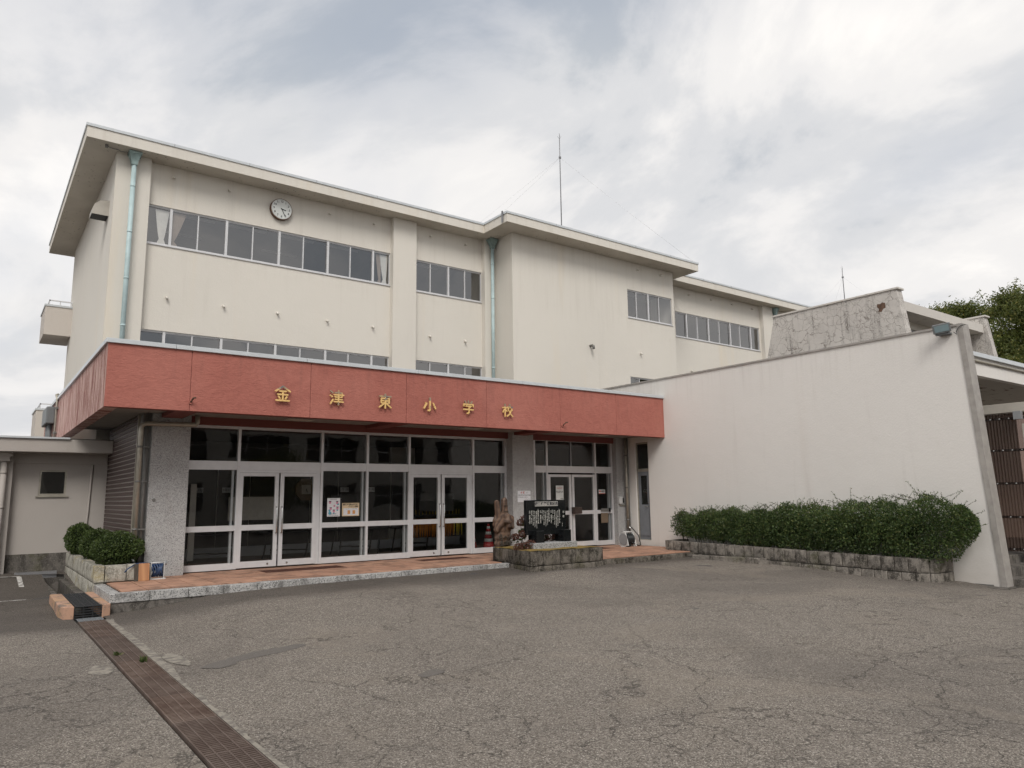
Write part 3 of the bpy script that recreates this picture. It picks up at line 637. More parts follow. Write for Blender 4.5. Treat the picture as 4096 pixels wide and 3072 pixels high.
# downpipes
def downpipe(x, y, z0, z1, label):
    t = thing('downpipe', (x, y, z0), label, 'downpipe', 'mint green rainwater pipes'); hh = .36
    z = z0; segs = MB()
    segs.tube([(x, y, z0), (x, y, z1-hh+.03)], .063, 14); segs.build('pipe', 'pipe_mint', t)
    m = MB(); zz = z1-1.0
    while zz > z0+.1: m.tube([(x, y, zz), (x, y, zz+.05)], .0685, 14); zz -= 1.32
    m.build('pipe_collar', 'pipe_mint', t)
    m = MB()
    for (a, b, c0, c1) in ((.075, .085, z1-hh, z1-hh+.10), (.085, .15, z1-hh+.10, z1-.06), (.165, .165, z1-.06, z1)):
        v = len(m.v); m.v += [(x+i*a, y+j*a, c0) for i, j in ((-1, -1), (1, -1), (1, 1), (-1, 1))]+[(x+i*b, y+j*b, c1) for i, j in ((-1, -1), (1, -1), (1, 1), (-1, 1))]
        for k in range(4): m.f.append((v+k, v+(k+1) % 4, v+4+(k+1) % 4, v+4+k)); m.mi.append(0); m.sm.append(False)
        m.f += [(v+3, v+2, v+1, v), (v+4, v+5, v+6, v+7)]; m.mi += [0, 0]; m.sm += [False, False]
    m.build('hopper_head', 'pipe_hopper', t)
    return t
downpipe(2.965, 21.61, 4.45, ZS-.02, 'mint green downpipe with square hopper on the corner pilaster by the hood vent')
downpipe(15.15, 21.62, 4.45, ZS-.02, 'mint green downpipe in the inner corner beside the projecting blank wall')
downpipe(33.35, 21.75, 4.45, ZS-.02, 'mint green downpipe partly hidden by the cracked rooftop wall')

# wall clock
ck = thing('wall_clock', (7.22, 21.99, 10.6), 'round white school clock with a rusty rim above the top floor windows', 'clock')
def disc(mb, c, r, y, seg=48, mi=0):
    mb.face([(c[0]+r*math.sin(-2*math.pi*k/seg), y, c[1]+r*math.cos(2*math.pi*k/seg)) for k in range(seg)], mi)
m = MB(); m.tube([(7.22, 21.995, 10.6), (7.22, 21.88, 10.6)], .345, 48); m.build('case', 'rust', ck)
m = MB(); m.tube([(7.22, 21.882, 10.6), (7.22, 21.874, 10.6)], .322, 48); fc = m.build('dial', 'sign_white', ck)
for k in range(1, 13):
    a = R(30*k); text(str(k), .095, 'ink', fc, (7.22+.245*math.sin(a), 21.871, 10.6+.245*math.cos(a)), name='numeral', offset=.002)
m = MB()
for k in range(60):
    a = R(6*k); m.obox((7.22+.297*math.sin(a), 21.8735, 10.6+.297*math.cos(a)), (.0025*math.cos(a), 0, -.0025*math.sin(a)), (0, .0015, 0), (.008*math.sin(a), 0, .008*math.cos(a)))
m.build('minute_mark', 'ink', fc)
for nm, ang, L, wd in (('hour_hand', 30*3.42, .17, .014), ('minute_hand', 6*25.5, .27, .010)):
    a = R(ang); m = MB(); m.obox((7.22+(L/2-.03)*math.sin(a), 21.868, 10.6+(L/2-.03)*math.cos(a)), (wd*math.cos(a), 0, -wd*math.sin(a)), (0, .002, 0), (L/2*math.sin(a), 0, L/2*math.cos(a))); m.build(nm, 'ink', ck)
# curtains
def curtain(x0, x1, xt, wt, z0, z1, y, label, mat='curtain'):
    """gathered curtain tied near its foot at xt"""
    m = MB(); nx, nz = 44, 14; g = {}
    for j in range(nz+1):
        t = j/nz; z = z0+(z1-z0)*t; tie = .14; q = abs(t-tie)/(1-tie) if t > tie else (tie-t)/tie*.35
        q = q**.8; a = xt-wt/2+(x0-(xt-wt/2))*q; b = xt+wt/2+(x1-(xt+wt/2))*q
        for i in range(nx+1): g[i, j] = len(m.v); m.v.append((a+(b-a)*i/nx, y+.014*math.sin(i*1.9+.5*math.sin(j*.4))*(.4+.6*q), z))
    for i in range(nx):
        for j in range(nz): m.f.append((g[i, j], g[i+1, j], g[i+1, j+1], g[i, j+1])); m.mi.append(0); m.sm.append(True)
    o = m.build('curtain', mat); return tag(o, label, 'curtain', 'classroom curtains')
curtain(3.66, 4.04, 3.86, .13, 8.84, 9.86, 22.122, 'white tied curtain at the clock window end beside the corner pilaster')
curtain(4.10, 4.50, 4.16, .06, 8.84, 9.86, 22.135, 'brown tied curtain just behind the white one below the clock wall', 'curtain_brown')
curtain(10.74, 11.05, 10.94, .12, 8.84, 9.86, 22.122, 'white tied curtain in the top floor window next to the second pilaster')
curtain(10.60, 10.80, 10.76, .08, 8.84, 9.86, 22.135, 'brown tied curtain at the far end of the top floor classroom window', 'curtain_brown')
for x0, x1, mat, lab in ((4.2, 4.75, 'paper_cream', 'cream folded papers lying on the sill behind the top floor glass'), (6.62, 7.35, 'ink_pink', 'pink board lying on the sill under the clock'), (8.1, 8.65, 'ink_blue', 'blue board lying on the sill right of the clock'), (8.95, 9.6, 'ink_pink', 'pink board lying on the sill two windows past the clock'), (9.9, 10.75, 'ink_blue', 'blue board on the sill beside the end curtain')):
    o = MB().box(x0, x1, 22.24, 22.44, 8.80, 8.855).build('sill_board', mat, bevel=.008); tag(o, lab, 'board', 'boards on the classroom sill')

# masts
def mast(x, y, z0, z1, zg, guys, label, r=.022):
    t = thing('lightning_mast', (x, y, z0), label, 'mast', 'guyed rooftop masts')
    MB().tube([(x, y, z0), (x, y, zg), (x, y, z1-.25)], [r*1.25, r, r*.8], 8).build('pole', 'aluminium_dark', t)
    m = MB().tube([(x, y, z1-.25), (x, y, z1)], .009, 6)
    for a in (0, 2.1, 4.2): m.tube([(x, y, z1-.28), (x+.10*math.cos(a), y+.10*math.sin(a), z1-.12)], .007, 5)
    m.build('finial', 'aluminium_dark', t)
    MB().tube([(x, y, zg-.04), (x, y, zg+.04)], r*2.6, 8).build('guy_ring', 'aluminium_dark', t)
    for gx, gy, gz_ in guys: MB().tube([(x, y, zg), (x+(gx-x)*.5, y+(gy-y)*.5, zg+(gz_-zg)*.5-.06), (gx, gy, gz_)], .0045, 5).build('guy_wire', 'aluminium', t)
mast(20.66, 24, ZS+.3, 18.15, 16.96, ((14.5, 20.0, 11.57), (15.4, 28, 11.57), (24.85, 19.95, 11.57)), 'tall thin guyed mast rising from the roof of the projecting block')
mast(48.35, 26, ZS+.3, 17.4, 16.57, ((40, 22, 11.57), (46, 30, 11.57), (52.5, 22, 11.57), (52.5, 31, 11.57)), 'smaller guyed mast far behind the cracked rooftop wall', .03)
m = MB(); m.box(14.50, 14.515, 20.03, 20.12, 11.20, 11.62); m.box(14.49, 14.53, 20.05, 20.10, 11.45, 11.62); o = m.build('guy_bracket', 'aluminium_dark'); tag(o, 'metal bracket holding the mast wire at the eave corner', 'bracket')

# ------------------------------------------------------------------ entrance hall with the red canopy
eh = thing('entrance_hall', (9, 16.8, 0), 'single storey school entrance with deep red fascia, granite pillars and aluminium glazing', 'entrance')
YC, ZB, ZT = 14.98, 3.24, 4.425
js = [1.845, 3.30, 5.71, 8.02, 10.28, 12.69, 14.79, 16.80]
for i in range(7):
    a, b = js[i]+(.004 if i else 0), js[i+1]-.004
    MB().box(a, b, YC, YC+.08, ZB, ZT).build('fascia_panel', 'render_red', eh, bevel=.006)
m = MB(); m.box(1.85, 16.8, YC+.012, YC+.25, ZB+.004, ZT-.004); m.build('fascia_backing', 'render_red_dark', eh)
o = MB().box(1.845, 2.08, YC+.082, 28.8, ZB+.003, ZT).build('side_fascia', 'render_red_streaked', eh); o['label'] = 'weathered streaky red side fascia'
x = 1.80
for x1 in (3.0, 5.6, 8.3, 11.4, 14.9, 16.815): MB().box(x+.003, x1-.003, YC-.045, YC+.27, ZT, ZT+.085).build('coping', 'coping_metal', eh, bevel=.006); x = x1
MB().box(1.80, 2.12, YC+.275, 28.85, ZT, ZT+.083).build('coping', 'coping_metal', eh)
MB().box(2.09, 16.8, YC+.26, 22.0, ZT-.2, ZT-.02).build('flat_roof', 'concrete_dark', eh)
flat('soffit_board', (.30, .28, .26), .85, 0, .2, .25)
sf = MB().box(2.082, 16.8, YC+.252, 16.72, 3.33, 3.38).build('soffit', 'soffit_board', eh); MB().box(2.082, 2.76, 16.72, 21.0, 3.33, 3.38).build('soffit', 'soffit_board', eh)
for x in (3.30, 8.02, 12.45): MB().box(x-.20, x+.20, YC+.254, 16.70, 3.245, 3.329).build('soffit_beam', 'render_red_dark', eh)
MB().box(3.0, 16.8, 16.705, 16.95, 3.16, 3.40).build('head_beam', 'render_red_dark', eh)
for (x, y) in ((5.62, 16.05), (10.2, 15.9), (14.7, 15.85)): MB().box(x, x+.62, y, y+.32, 3.305, 3.329).build('ceiling_light', 'beige_paint', eh, bevel=.01)
for x, z in ((3.31, 3.41), (12.75, 3.41)):
    d_ = MB().tube([(x, YC+.01, z), (x, YC-.03, z)], .035, 10).build('drain_spout', 'render_red', eh)
    MB().tube([(x, YC-.02, z), (x+.02, YC-.07, z+.04), (x+.03, YC-.13, z+.075), (x+.06, YC-.17, z+.07)], [.017, .017, .018, .014], 8).build('spout_pipe', 'rust', d_)
# granite pillars, each made of stacked slabs
def pillar(x0, x1, y0, y1, cuts, z1, name='pillar'):
    p_ = MB().box(x0+.01, x1-.01, y0+.012, y1, 0, z1).build(name, 'mortar', eh)
    for a, b in zip(cuts[:-1], cuts[1:]): MB().box(x0, x1, y0, y1-.001, a+.0015, b-.0015).build('granite_slab', 'granite', p_)
    return p_
pl = pillar(2.94, 3.69, 16.50, 17.3, (0, .42, 1.32, 2.25, 3.33), 3.33)
MB().tube([(3.05, 16.5, 1.55), (3.05, 16.485, 1.55)], .033, 12).build('socket_cover', 'pipe_dark', pl); MB().tube([(3.12, 16.5, 2.43), (3.12, 16.485, 2.43)], .03, 12).build('socket_cover', 'granite_plinth', pl)
pillar(12.187, 12.93, 16.50, 17.0, (0, .42, 1.32, 2.25, 3.33), 3.33); pillar(16.33, 16.79, 16.62, 17.0, (0, .42, 1.32, 2.25, 3.33), 3.33)
MB().box(12.94, 13.18, 16.80, 17.0, 0, 3.16).build('jamb_panel', 'aluminium_dark', eh)
YG = 16.843
def glazed_bay(x0, x1, kind, rail=(.855, .975), tr=(2.19, 2.385), sill=(.03, .165), top=3.145, upper=None, label=None):
    """fixed light with lower rail, transom and upper light; kind 'door' leaves the lower half to a pair of doors"""
    m = MB(); y0, y1 = YG-.05, YG+.06; mw = .03
    m.box(x0-mw, x0+mw, y0, y1, .03, top); m.box(x0, x1, y0+.01, y1, top-.045, top+.02); m.box(x0+mw, x1-mw, y0+.008, y1-.01, tr[0], tr[1])
    if kind != 'door': m.box(x0+mw, x1-mw, y0+.008, y1-.01, rail[0], rail[1]); m.box(x0+mw, x1-mw, y0+.008, y1-.01, sill[0], sill[1]); m.box(x1-.12, x1-.075, y0+.06, y1+.02, sill[1], tr[0])
    w_ = m.build('window', 'aluminium', eh)
    cells = [(tr[1], top-.04)]
    if kind != 'door': cells += [(sill[1], rail[0]), (rail[1], tr[0])]
    for a, b in cells: MB().face([(x0+mw, YG, a), (x1-mw, YG, a), (x1-mw, YG, b), (x0+mw, YG, b)]).build('pane', 'glass_dark', w_)
    return w_
def door(x0, x1, hinge, handle=True, rail=(.855, .975), top=2.13, knob=True):
    m = MB(); y0, y1 = YG-.045, YG+.02; st = .085
    m.box(x0, x0+st, y0, y1, .045, top); m.box(x1-st, x1, y0, y1, .045, top); m.box(x0+st, x1-st, y0+.004, y1, .045, .18); m.box(x0+st, x1-st, y0+.004, y1, top-.075, top); m.box(x0+st, x1-st, y0+.004, y1, *rail)
    d_ = m.build('door', 'aluminium', eh)
    for a, b in ((.18, rail[0]), (rail[1], top-.075)): MB().face([(x0+st, YG-.012, a), (x1-st, YG-.012, a), (x1-st, YG-.012, b), (x0+st, YG-.012, b)]).build('pane', 'glass_dark', d_)
    hx = x1-.04 if hinge == 'l' else x0+.04
    if handle: MB().tube([(hx, y0+.004, 1.36), (hx, y0-.05, 1.36), (hx, y0-.065, 1.34), (hx, y0-.065, .80), (hx, y0-.05, .78), (hx, y0+.004, .78)], .014, 10).build('handle', 'steel', d_)
    if knob: kx = x1-.20 if hinge == 'l' else x0+.20; MB().tube([(kx, y0+.006, .11), (kx, y0-.008, .11)], .022, 12).build('lock', 'steel', d_)
    return d_
B = [3.69, 4.80, 6.745, 7.925, 9.10, 11.07, 12.16]
glazed_bay(B[0], B[1], 'fix'); glazed_bay(B[1], B[2], 'door'); glazed_bay(B[2], B[3], 'fix'); glazed_bay(B[3], B[4], 'fix'); glazed_bay(B[4], B[5], 'door'); glazed_bay(B[5], B[6], 'fix')
MB().box(B[6]-.03, B[6]+.03, YG-.05, YG+.06, .03, 3.145).build('mullion', 'aluminium', eh)
for a, b in ((B[1], B[2]), (B[4], B[5])):
    c = (a+b)/2-.035; door(a+.032, c-.02, 'l'); door(c+.02, b-.12, 'r')
    MB().box(b-.115, b-.032, YG-.02, YG+.05, .03, 2.19).build('jamb', 'aluminium', eh); MB().box(a+.03, b-.03, YG-.04, YG+.03, 2.135, 2.188).build('door_head', 'aluminium', eh)
B2 = [13.20, 13.67, 15.60, 16.30]
glazed_bay(B2[0], B2[1], 'fix', tr=(2.22, 2.42), top=3.20, rail=(.98, 1.09)); glazed_bay(B2[1], B2[2], 'door', tr=(2.22, 2.42), top=3.20); glazed_bay(B2[2], B2[3], 'fix', tr=(2.22, 2.42), top=3.20, rail=(.98, 1.09))
MB().box(B2[3]-.03, B2[3]+.03, YG-.05, YG+.06, .03, 3.2).build('mullion', 'aluminium', eh); MB().box(14.60, 14.645, YG-.03, YG+.02, 2.42, 3.16).build('mullion', 'aluminium_dark', eh)
door(13.705, 14.60, 'l', False, (.98, 1.09), 2.17, False); door(14.63, 15.565, 'r', False, (.98, 1.09), 2.17, False)
# lobby behind the glass
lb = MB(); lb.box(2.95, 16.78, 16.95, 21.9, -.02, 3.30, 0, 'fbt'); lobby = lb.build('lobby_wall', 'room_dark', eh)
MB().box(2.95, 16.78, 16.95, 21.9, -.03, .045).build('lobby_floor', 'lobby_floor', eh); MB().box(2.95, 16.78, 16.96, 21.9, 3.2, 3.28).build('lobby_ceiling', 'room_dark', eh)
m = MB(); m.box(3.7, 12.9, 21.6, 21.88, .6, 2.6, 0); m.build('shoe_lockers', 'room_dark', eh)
m = MB()
for x in np.arange(3.8, 12.9, .9): m.box(x, x+.02, 21.58, 21.60, .1, 2.6)
m.build('locker_edge', 'beige_paint', eh); MB().box(3.0, 12.9, 20.4, 20.5, .0, .30).build('lobby_step', 'paper', eh)
MB().box(12.95, 13.05, 17.0, 21.9, 0, 3.2).build('partition', 'room_dark', eh)
# tables and boards standing inside
def bench(x, label, w_=1.5, y=18.6):
    t = thing('folding_table', (x+w_/2, y, 0), label, 'table', 'folding tables in the lobby'); MB().box(x, x+w_, y-.3, y+.3, .70, .73).build('table_top', 'bench_dark', t)
    for s_ in (x+.2, x+w_-.2):
        for yy, d_ in ((y-.22, -.05), (y+.22, .05)): MB().tube([(s_+.06, yy, .7), (s_+.0, yy+d_, .16), (s_-.03, yy+d_*1.3, .05)], .022, 8).build('leg', 'bench_dark', t)
    MB().tube([(x+.2, y-.24, .3), (x+w_-.2, y+.2, .24)], .018, 8).build('brace', 'bench_dark', t)
bench(4.0, 'dark folding table behind the glass next to the first granite pillar'); bench(5.9, 'dark folding table seen through the first pair of doors'); bench(7.7, 'dark folding table seen below the posters'); bench(9.5, 'dark folding table seen through the second pair of doors')
def panel(x0, x1, z0, z1, y, label, mat='room_wall'):
    o = MB().box(x0, x1, y, y+.03, z0, z1).build('display_panel', mat); tag(o, label, 'panel', 'blank panels standing in the lobby')
panel(4.95, 6.2, 1.05, 1.60, 18.0, 'blank pale panel seen through the door with the clock', 'beige_paint'); panel(7.4, 8.1, 1.15, 1.62, 17.8, 'blank grey panel behind the two posters'); panel(10.2, 11.3, 1.15, 1.65, 18.2, 'blank pale panel behind the door handles near the cones'); panel(4.0, 4.13, .2, 1.9, 17.6, 'narrow pale board leaning behind the first glass bay', 'beige_paint')
for x, s, lab in ((4.62, '6年1組', 'white class plate reading six hanging inside the first glass bay'), (5.35, '5年1組', 'white class plate hanging just behind the first door stile'), (8.55, '2年1組', 'white class plate hanging inside the fourth glass bay'), (9.35, '1年1組', 'white class plate hanging near the second double doors')):
    o = MB().box(x-.13, x+.13, 19.6, 19.62, 1.72, 1.85).build('class_plate', 'white_plastic'); tag(o, lab, 'sign', 'class plates in the lobby'); text(s, .085, 'ink', o, (x, 19.596, 1.785))
t = thing('octagonal_clock', (6.62, 18.0, 1.75), 'octagonal wooden clock seen through the double doors', 'clock')
pts = [(7.05+.30*math.cos(R(22.5+45*k)), 1.78+.30*math.sin(R(22.5+45*k))) for k in range(8)]
m = MB(); m.face([(x, 18.6, z) for x, z in pts]); nn = len(pts)
for k in range(8): a, b = pts[k], pts[(k+1) % 8]; m.face([(a[0], 18.6, a[1]), (a[0], 18.66, a[1]), (b[0], 18.66, b[1]), (b[0], 18.6, b[1])])
m.build('case', 'wood_brown', t); MB().box(6.93, 7.17, 18.585, 18.6, 1.66, 1.90).build('dial', 'beige_paint', t)
m = MB(); m.obox((7.05, 18.582, 1.755), (.004, 0, 0), (0, .002, 0), (0, 0, .035)); m.obox((7.07, 18.582, 1.75), (.004, 0, .002), (0, .002, 0), (.02, 0, -.05)); m.build('hand', 'ink', t)
# traffic cones, flags and rack
def cone(x, y, label, top='cone_red'):
    t = thing('traffic_cone', (x, y, .045), label, 'traffic cone', 'traffic cones behind the glass')
    MB().box(x-.19, x+.19, y-.19, y+.19, .046, .075).build('base', 'black', t)
    H = .70; rad = lambda z: .145*(1-z/H)+.028
    for a, b, mt_ in ((.0, .20, 'cone_red'), (.20, .29, 'cone_white'), (.29, .40, 'cone_red'), (.40, .48, 'cone_white'), (.48, .56, 'cone_red'), (.56, .63, 'cone_white'), (.63, .70, top)): MB().tube([(x, y, .075+a), (x, y, .075+b)], [rad(a), rad(b)], 20).build('band', mt_, t)
cone(12.0, 17.45, 'red and white traffic cone behind the glass nearest the wooden hand'); cone(11.62, 17.75, 'red and white traffic cone with a yellow top farther from the wooden hand', 'cone_yellow')
rk = thing('flag_rack', (10.9, 18.4, 0), 'rack of rolled orange and yellow crossing flags behind the second doors', 'flag rack')
m = MB(); m.box(9.9, 11.9, 18.3, 18.34, 1.02, 1.06); m.box(9.9, 9.94, 18.28, 18.36, .05, 1.06); m.box(11.86, 11.9, 18.28, 18.36, .05, 1.06); m.build('frame', 'bench_dark', rk)
for k in range(30):
    x = 10.0+k*.055+rng.uniform(-.01, .01); dx_ = rng.uniform(-.03, .03)
    MB().tube([(x, 18.28, .95), (x+dx_*.4, 18.26, .7), (x+dx_, 18.26, .42+rng.uniform(0, .06))], [.012, .024, .012], 6).build('flag', 'flag_orange' if k < 25 else 'flag_yellow', rk)
    if k % 2 == 0: MB().tube([(x, 18.28, 1.06), (x, 18.28, 1.2)], .008, 6).build('flag_pole', 'flag_yellow', rk)
o = MB().box(3.75, 4.75, 17.2, 18.1, .046, .06).build('floor_mat', 'mat_blue'); tag(o, 'dark blue floor mat just inside the first glass bay', 'mat', 'blue lobby mats'); o = MB().box(5.4, 6.7, 17.3, 18.1, .046, .06).build('floor_mat', 'mat_blue'); tag(o, 'dark blue floor mat just inside the first double doors', 'mat', 'blue lobby mats'); o = MB().box(9.4, 10.9, 17.2, 18.0, .046, .06).build('floor_mat', 'mat_blue'); tag(o, 'dark blue floor mat just inside the second double doors', 'mat', 'blue lobby mats')
# posters on the glass (lettering kept, drawn figures left out)
def sheet(name, x0, x1, z0, z1, y, mat, label, cat='poster', tilt=0.):
    o = MB().box(x0, x1, y-.003, y, z0, z1).build(name, mat); return tag(o, label, cat)
p1 = sheet('poster', 6.91, 7.235, 1.11, 1.545, YG-.008, 'paper', 'tall white poster with blue and pink marks taped inside the glazing')
m = MB()
for x, z, a in ((6.98, 1.44, .03), (7.16, 1.43, .03), (7.09, 1.36, .025), (7.0, 1.29, .03), (7.17, 1.30, .03), (7.08, 1.23, .03)): disc(m, (x, z), a, YG-.0125, 14)
m.build('print_pink', 'ink_pink', p1); m = MB()
for x, z, a in ((6.98, 1.46, .032), (7.16, 1.455, .03), (7.0, 1.31, .03), (7.17, 1.325, .03), (7.08, 1.255, .03)): m.box(x-a, x+a, YG-.014, YG-.0132, z, z+.016)
m.box(6.99, 7.14, YG-.014, YG-.013, 1.165, 1.175); m.box(6.94, 7.2, YG-.014, YG-.013, 1.125, 1.131); m.box(6.98, 7.15, YG-.014, YG-.013, 1.515, 1.522); m.build('print_black', 'ink', p1); m = MB()
for x, z, a in ((7.18, 1.40, .028), (6.97, 1.255, .028), (7.17, 1.265, .025), (6.98, 1.19, .042), (7.08, 1.195, .022)): disc(m, (x, z), a, YG-.0120, 14)
m.build('print_blue', 'ink_blue', p1)
p2 = sheet('poster', 7.29, 7.735, 1.11, 1.425, YG-.008, 'paper_cream', 'wide cream and orange road safety poster taped inside the glazing')
text('横断歩道deSTOP', .052, 'ink', p2, (7.50, YG-.0125, 1.385), offset=.001); text('ペコリン運動', .044, 'ink', p2, (7.58, YG-.0125, 1.335), offset=.001)
MB().box(7.325, 7.71, YG-.0122, YG-.0112, 1.13, 1.30).build('print_panel', 'paper', p2); m = MB(); m.box(7.43, 7.50, YG-.0134, YG-.0125, 1.16, 1.25); m.box(7.56, 7.63, YG-.0134, YG-.0125, 1.16, 1.25); m.build('print_block', 'ink_orange', p2)
text('とまって', .022, 'ink', p2, (7.43, YG-.0125, 1.277)); text('ありがとう', .022, 'ink', p2, (7.62, YG-.0125, 1.277))
n1 = sheet('notice', 12.345, 12.80, 1.375, 1.69, 16.496, 'paper', 'white notice with a red heading fixed to the granite pillar', 'notice'); n1['category'] = 'notice'
text('お 願', .065, 'ink_red', n1, (12.52, 16.492, 1.635), offset=.0015); text('い', .06, 'ink', n1, (12.67, 16.492, 1.635))
text('学校に御用のある方は必ず職員室', .029, 'ink', n1, (12.58, 16.492, 1.565), offset=.0008); text('まで申し出てください。', .032, 'ink', n1, (12.36, 16.492, 1.51), offset=.0006, align='LEFT'); text('あわら市金津東小学校', .020, 'ink', n1, (12.68, 16.492, 1.455))
n2 = sheet('notice', 13.985, 14.28, 1.40, 1.84, YG-.046, 'sign_white', 'tall white notice on the door glass behind the black monument', 'notice')
text('防犯警戒中', .042, 'ink_red', n2, (14.13, YG-.051, 1.76)); text('無断での校内への\n立入を禁止します', .032, 'ink', n2, (14.13, YG-.051, 1.65), offset=.0008); text('学校長', .035, 'ink', n2, (14.21, YG-.051, 1.45), offset=.0008)
ae = sheet('defibrillator_sign', 15.75, 16.02, 1.585, 1.715, YG-.004, 'sign_white', 'small white AED sticker with a red heart on the side glass', 'sign')
text('AED', .085, 'ink', ae, (15.925, YG-.0085, 1.66), offset=.003); m = MB(); disc(m, (15.80, 1.665), .032, YG-.0085, 16); m.box(15.75, 16.02, YG-.0088, YG-.0075, 1.585, 1.603); m.build('print_red', 'ink_red', ae)
# door fittings of the staff entrance
ic = thing('intercom', (16.45, 16.6, 1.4), 'white intercom box with a black handset beside the staff door', 'intercom')
MB().box(16.36, 16.50, 16.555, 16.615, 1.27, 1.49).build('case', 'white_plastic', ic, bevel=.01); MB().box(16.51, 16.58, 16.57, 16.615, 1.30, 1.45).build('handset', 'black', ic, bevel=.01); MB().tube([(16.42, 16.6, 1.27), (16.43, 16.59, 1.22), (16.70, 16.59, 1.215)], .014, 8).build('cable', 'pipe_metal', ic)
bx = MB().box(14.57, 14.86, 16.62, 16.79, 1.0, 1.2).build('delivery_box', 'box_brown', bevel=.02); tag(bx, 'dark brown metal box on the staff door behind the monument', 'box')
ms = thing('mail_slot', (15.93, 16.79, 1.08), 'dark mail slot in the rail of the side glass', 'mail slot'); MB().box(15.78, 16.09, 16.775, 16.80, 1.04, 1.135).build('plate', 'pipe_dark', ms); MB().prism([(16.10, 16.70), (16.19, 16.78), (16.10, 16.78)], 1.03, 1.15).build('bracket', 'black', ms)
ns = MB().box(15.77, 16.07, 16.78, 16.788, .70, 1.0).build('bulletin', 'wood_brown'); tag(ns, 'faded brown sheet below the mail slot on the side glass', 'notice')
# pipes of the canopy
pp = thing('rain_pipe', (2.86, 16.4, 0), 'pale metal rain pipe turning down the side of the first granite pillar', 'pipe')
MB().tube([(3.80, 16.44, 3.33), (3.80, 16.44, 3.16), (3.77, 16.44, 3.12), (2.80, 16.42, 3.10), (2.73, 16.42, 3.06), (2.72, 16.42, 3.0), (2.72, 16.42, .35)], .048, 12).build('pipe', 'pipe_metal', pp)
MB().tube([(2.84, 16.50, .2), (2.84, 16.50, 3.33)], .035, 10).build('conduit', 'pipe_dark', pp); MB().box(2.78, 2.935, 16.62, 17.0, 0, 3.33).build('jamb_post', 'pipe_dark', pp)
m = MB()
for z in (.95, 1.9, 2.6): m.tube([(2.72, 16.42, z), (2.72, 16.42, z+.04)], .053, 12); m.box(2.72, 2.93, 16.41, 16.43, z+.01, z+.03)
m.build('clip', 'pipe_dark', pp)
MB().tube([(2.74, 16.42, .37), (2.75, 16.40, .15), (2.73, 16.35, -.02)], .022, 8).build('hose_end', 'grey_plastic', pp)
MB().tube([(2.70, 16.36, .38), (2.71, 16.28, .37)], .018, 8).build('tap', 'white_plastic', pp)
pq = thing('rain_pipe', (16.62, 16.4, 0), 'pale metal rain pipe in the corner between staff door and white wall', 'pipe')
MB().tube([(16.62, 16.48, .52), (16.62, 16.48, 3.33)], .042, 12).build('pipe', 'pipe_metal', pq); MB().tube([(16.73, 16.52, .02), (16.73, 16.52, 3.33)], .03, 10).build('conduit', 'pipe_dark', pq)
m = MB()
for z in (.75, 1.75, 2.75): m.tube([(16.62, 16.48, z), (16.62, 16.48, z+.04)], .047, 12)
m.build('clip', 'pipe_dark', pq); MB().tube([(16.62, 16.46, .58), (16.66, 16.42, .50), (16.68, 16.40, .56)], .025, 8).build('tap', 'steel', pq)
m = MB()
for k in range(9): m.tube([(16.72+.012*math.cos(t), 16.42+.012*math.sin(t)*(k % 2), 1.02-k*.035+.02*math.sin(t)) for t in np.linspace(0, 2*math.pi, 9)], .004, 5)
m.build('chain', 'white_plastic', pq)
# conduit and junction box on the side fascia
jb = thing('junction_box', (1.8, 26, 4.1), 'grey electrical box with conduits on the far side of the red fascia', 'electrical box')
MB().box(1.62, 1.843, 25.1, 26.6, 3.82, 4.32).build('case', 'housing_grey', jb, bevel=.03); m = MB()
for y in (25.4, 25.8, 26.2): m.tube([(1.76, y, 3.82), (1.76, y, 3.08)], .055, 8)
m.build('conduit', 'housing_grey', jb)
cd = thing('conduit', (1.8, 24.2, 3.2), 'thin steel conduit with clips running up the red side fascia', 'conduit')
MB().tube([(1.80, 24.2, 3.05), (1.80, 24.2, 4.44), (1.77, 24.25, 4.56), (1.82, 24.38, 4.60), (1.90, 24.4, 4.52)], .028, 8).build('pipe', 'pipe_metal', cd); m = MB()
for z in (3.45, 4.15): MB().box(1.77, 1.844, 24.08, 24.32, z, z+.05).build('clip', 'pipe_dark', cd)


